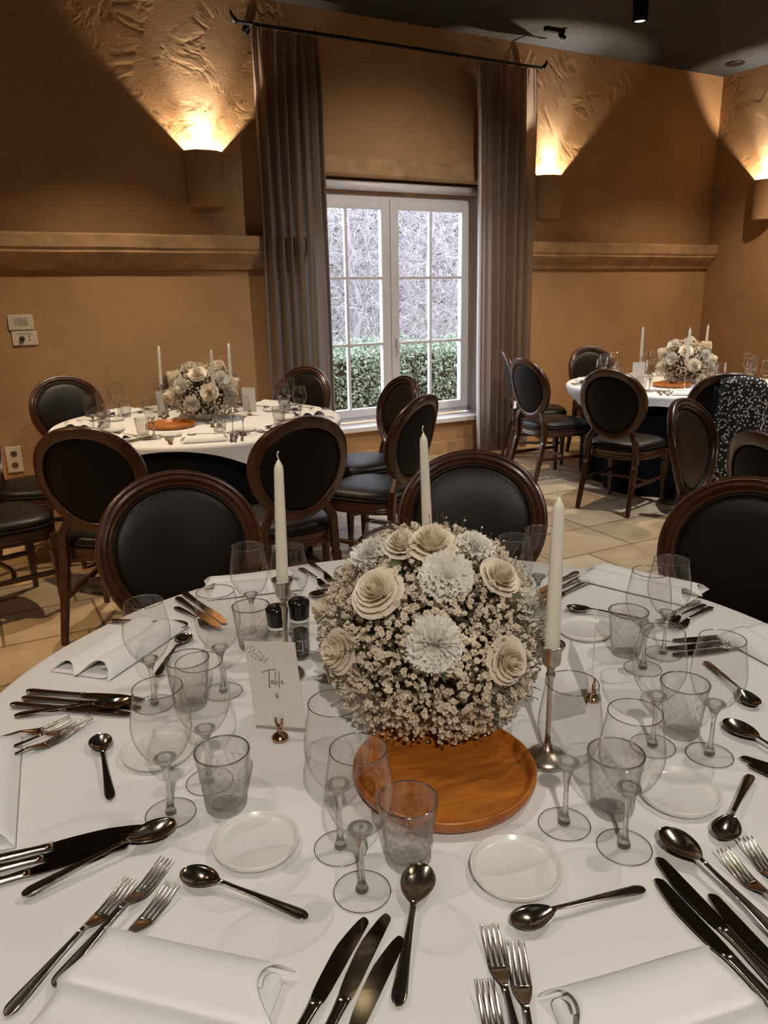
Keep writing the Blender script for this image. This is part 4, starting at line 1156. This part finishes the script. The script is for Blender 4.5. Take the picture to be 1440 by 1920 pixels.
for x, y, lb in DISHES: DISH.put((x, y, TZ), 0, lb, 'white side dishes on the near table')
LIFT = {}
for i, (k, x, y, ang, lb) in enumerate(CUTLERY):
    z = TZ+.0004
    if k == 'soup_spoon' and ('on the front left' in lb or 'over the front right' in lb): z += .0055
    if k == 'dinner_fork' and ('middle' in lb): z += .0035
    CUT[k].put((x, y, z), rad(ang-90), lb, 'cutlery on the near table')
for x, y, a, s, lb in NAPKINS: NAPKIN.put((x, y, TZ+(.0085 if 'covering forks' in lb else .0005)), rad(a), lb, 'rolled white napkins on the near table', (s, 1, 1) if s != 1 else None)
STX = [(-.203, 1.420, 0, 'silver candlestick behind the table card, by the pepper mills', 'left tall ivory taper candle on the near table'),
       (.100, 1.680, 0, 'silver candlestick hidden behind the flower ball', 'middle ivory taper candle leaning above the flower ball'),
       (.263, 1.113, 0, 'silver candlestick right of the wooden tray', 'right ivory taper candle beside the flower ball')]
TILT = [(0, rad(1.2), 0), (rad(.5), rad(-2.2), 0), (0, 0, 0)]
for (x, y, r, l1, l2), tl in zip(STX, TILT):
    STICK.put((x, y, TZ), 0, l1, 'candlesticks on the near table')
    CANDLE.put((x, y, TZ+.185), 0, l2, 'taper candles on the near table', None, tl)
TRAY.put((.089, 1.069, TZ), .35, 'round wooden tray in front of the flower ball', 'round wooden trays')
bq = make_bouquet(BLOOMS, 5000, 11, .0064); bq.location = BOUQUET_C
tag(bq, 'large ball of white roses, carnations and babys breath on the near table', 'flower arrangement', 'white flower balls')
make_mill(M_salt, 'black-capped salt mill half behind the left candlestick', -.225, 1.470, .2)
make_mill(M_pepper, 'black-capped pepper mill with dark peppercorns right of the table card', -.183, 1.505, .25)
card = script_card(True); card.location = (-.188, 1.192, TZ); card.rotation_euler = (0, 0, rad(-17)); tag(card, 'white card reading Table 4 in a small rose gold holder', 'table card', 'cards in holders')
BLANK = Kind(script_card(False))
BLANK.put((.387, 1.305, TZ), rad(73), 'thin white card seen edge-on at right, in a rose gold holder', 'cards in holders')

# ------------------------------------------------------------------ the two rear tables, laid by rule
FB = []
rnd = random.Random(2)
for k in range(17):
    th = k*2.4; zz = lerp(.17, -.05, k/16); rr = math.sqrt(.205**2-zz*zz); FB.append((('rose', 'carnation')[k % 2], (rr*math.cos(th), rr*math.sin(th), zz), .041))
FAR = make_bouquet(FB, 1300, 31, .0085)
FARK = Kind(FAR)
ORD = ['leftmost', 'second', 'third', 'fourth', 'fifth', 'sixth', 'seventh', 'eighth', 'ninth', 'tenth', 'eleventh', 'twelfth', 'thirteenth', 'fourteenth', 'fifteenth', 'sixteenth', 'seventeenth', 'eighteenth', 'nineteenth', 'twentieth', 'twenty-first', 'twenty-second', 'twenty-third', 'twenty-fourth']
def ordinal(i, what, where):
    return f'{ORD[0]} {what} on {where}' if i == 0 else f'{ORD[i]} {what} from the left on {where}'
def lay(key, where, off, ns, sticks, tray, bq, cards, skip=()):
    cx, cy_, R = TABLES[key]; got = {}
    def keep(kind, o, what): got.setdefault(what, []).append(o)
    for k in range(ns):
        th = rad(off)+2*PI*k/ns
        inn = Vector((-math.cos(th), -math.sin(th), 0)); rt = Vector((-inn.y, inn.x, 0))*-1   # seen by the sitter facing inward
        e = Vector((cx, cy_, TZ))-inn*R
        def P(x, y, z=0): return e+rt*x+inn*y+Vector((0, 0, z))
        ain = math.atan2(inn.y, inn.x); art = math.atan2(rt.y, rt.x); j = lambda s=.01: rnd.uniform(-s, s)
        keep(0, NAPKIN.put(P(j(), .155+j(), .0005), art+j(.12)), 'rolled napkin')
        keep(0, GLASS['L'].put(P(.175+j(), .345+j())), 'wine glass'); keep(0, GLASS['S'].put(P(.235+j(), .275+j())), 'wine glass')
        keep(0, TUMBLER.put(P(.105+j(), .33+j())), 'cut glass tumbler')
        keep(0, DISH.put(P(-.17+j(), .36+j())), 'white side dish')
        for q, x in enumerate((.165, .190)): keep(0, CUT['dinner_knife'].put(P(x, .285+j(), .0004), ain-PI/2+j(.12)), 'table knife')
        keep(0, CUT['soup_spoon'].put(P(.222, .27+j(), .0004), ain-PI/2+j(.12)), 'soup spoon')
        for q, x in enumerate((-.165, -.195)): keep(0, CUT['dinner_fork'].put(P(x, .27+j(), .0004), ain-PI/2+j(.14)), 'dinner fork')
        keep(0, CUT['dessert_spoon'].put(P(-.085, .285+j(), .0004), art+PI/2+j(.1)), 'teaspoon')
    for x, y in sticks:
        keep(0, STICK.put((x, y, TZ)), 'candlestick'); keep(0, CANDLE.put((x, y, TZ+.185), rot=(rad(rnd.uniform(-1.5, 1.5)), rad(rnd.uniform(-2, 2)), 0)), 'ivory taper candle')
    for x, y, a in cards: keep(0, BLANK.put((x, y, TZ), rad(a)), 'white card in a holder')
    for what, os_ in got.items():
        os_.sort(key=lambda o: o.location.x/o.location.y)
        for i, o in enumerate(os_): tag(o, ordinal(i, what, where), None, f'{what}s on {where}')
    TRAY.put((tray[0], tray[1], TZ), 1.2, f'round wooden tray beside the flowers on {where}', 'round wooden trays')
    FARK.put((bq[0], bq[1], TZ+.158), bq[2], f'ball of white roses and carnations on {where}', 'white flower balls')
lay('left', 'the table left of the window', 14, 8, [(-1.42, 4.98), (-.99, 4.55), (-1.00, 5.15)], (-1.27, 4.58), (-1.13, 4.86, 0), [(-1.40, 4.90, 62), (-.86, 4.98, -20)])
lay('right', 'the table in the right corner', 30, 8, [(2.14, 6.42), (2.36, 6.02), (2.70, 6.50)], (2.30, 6.12), (2.48, 6.34, 1), [(2.08, 6.28, -10), (2.70, 6.10, 60)])
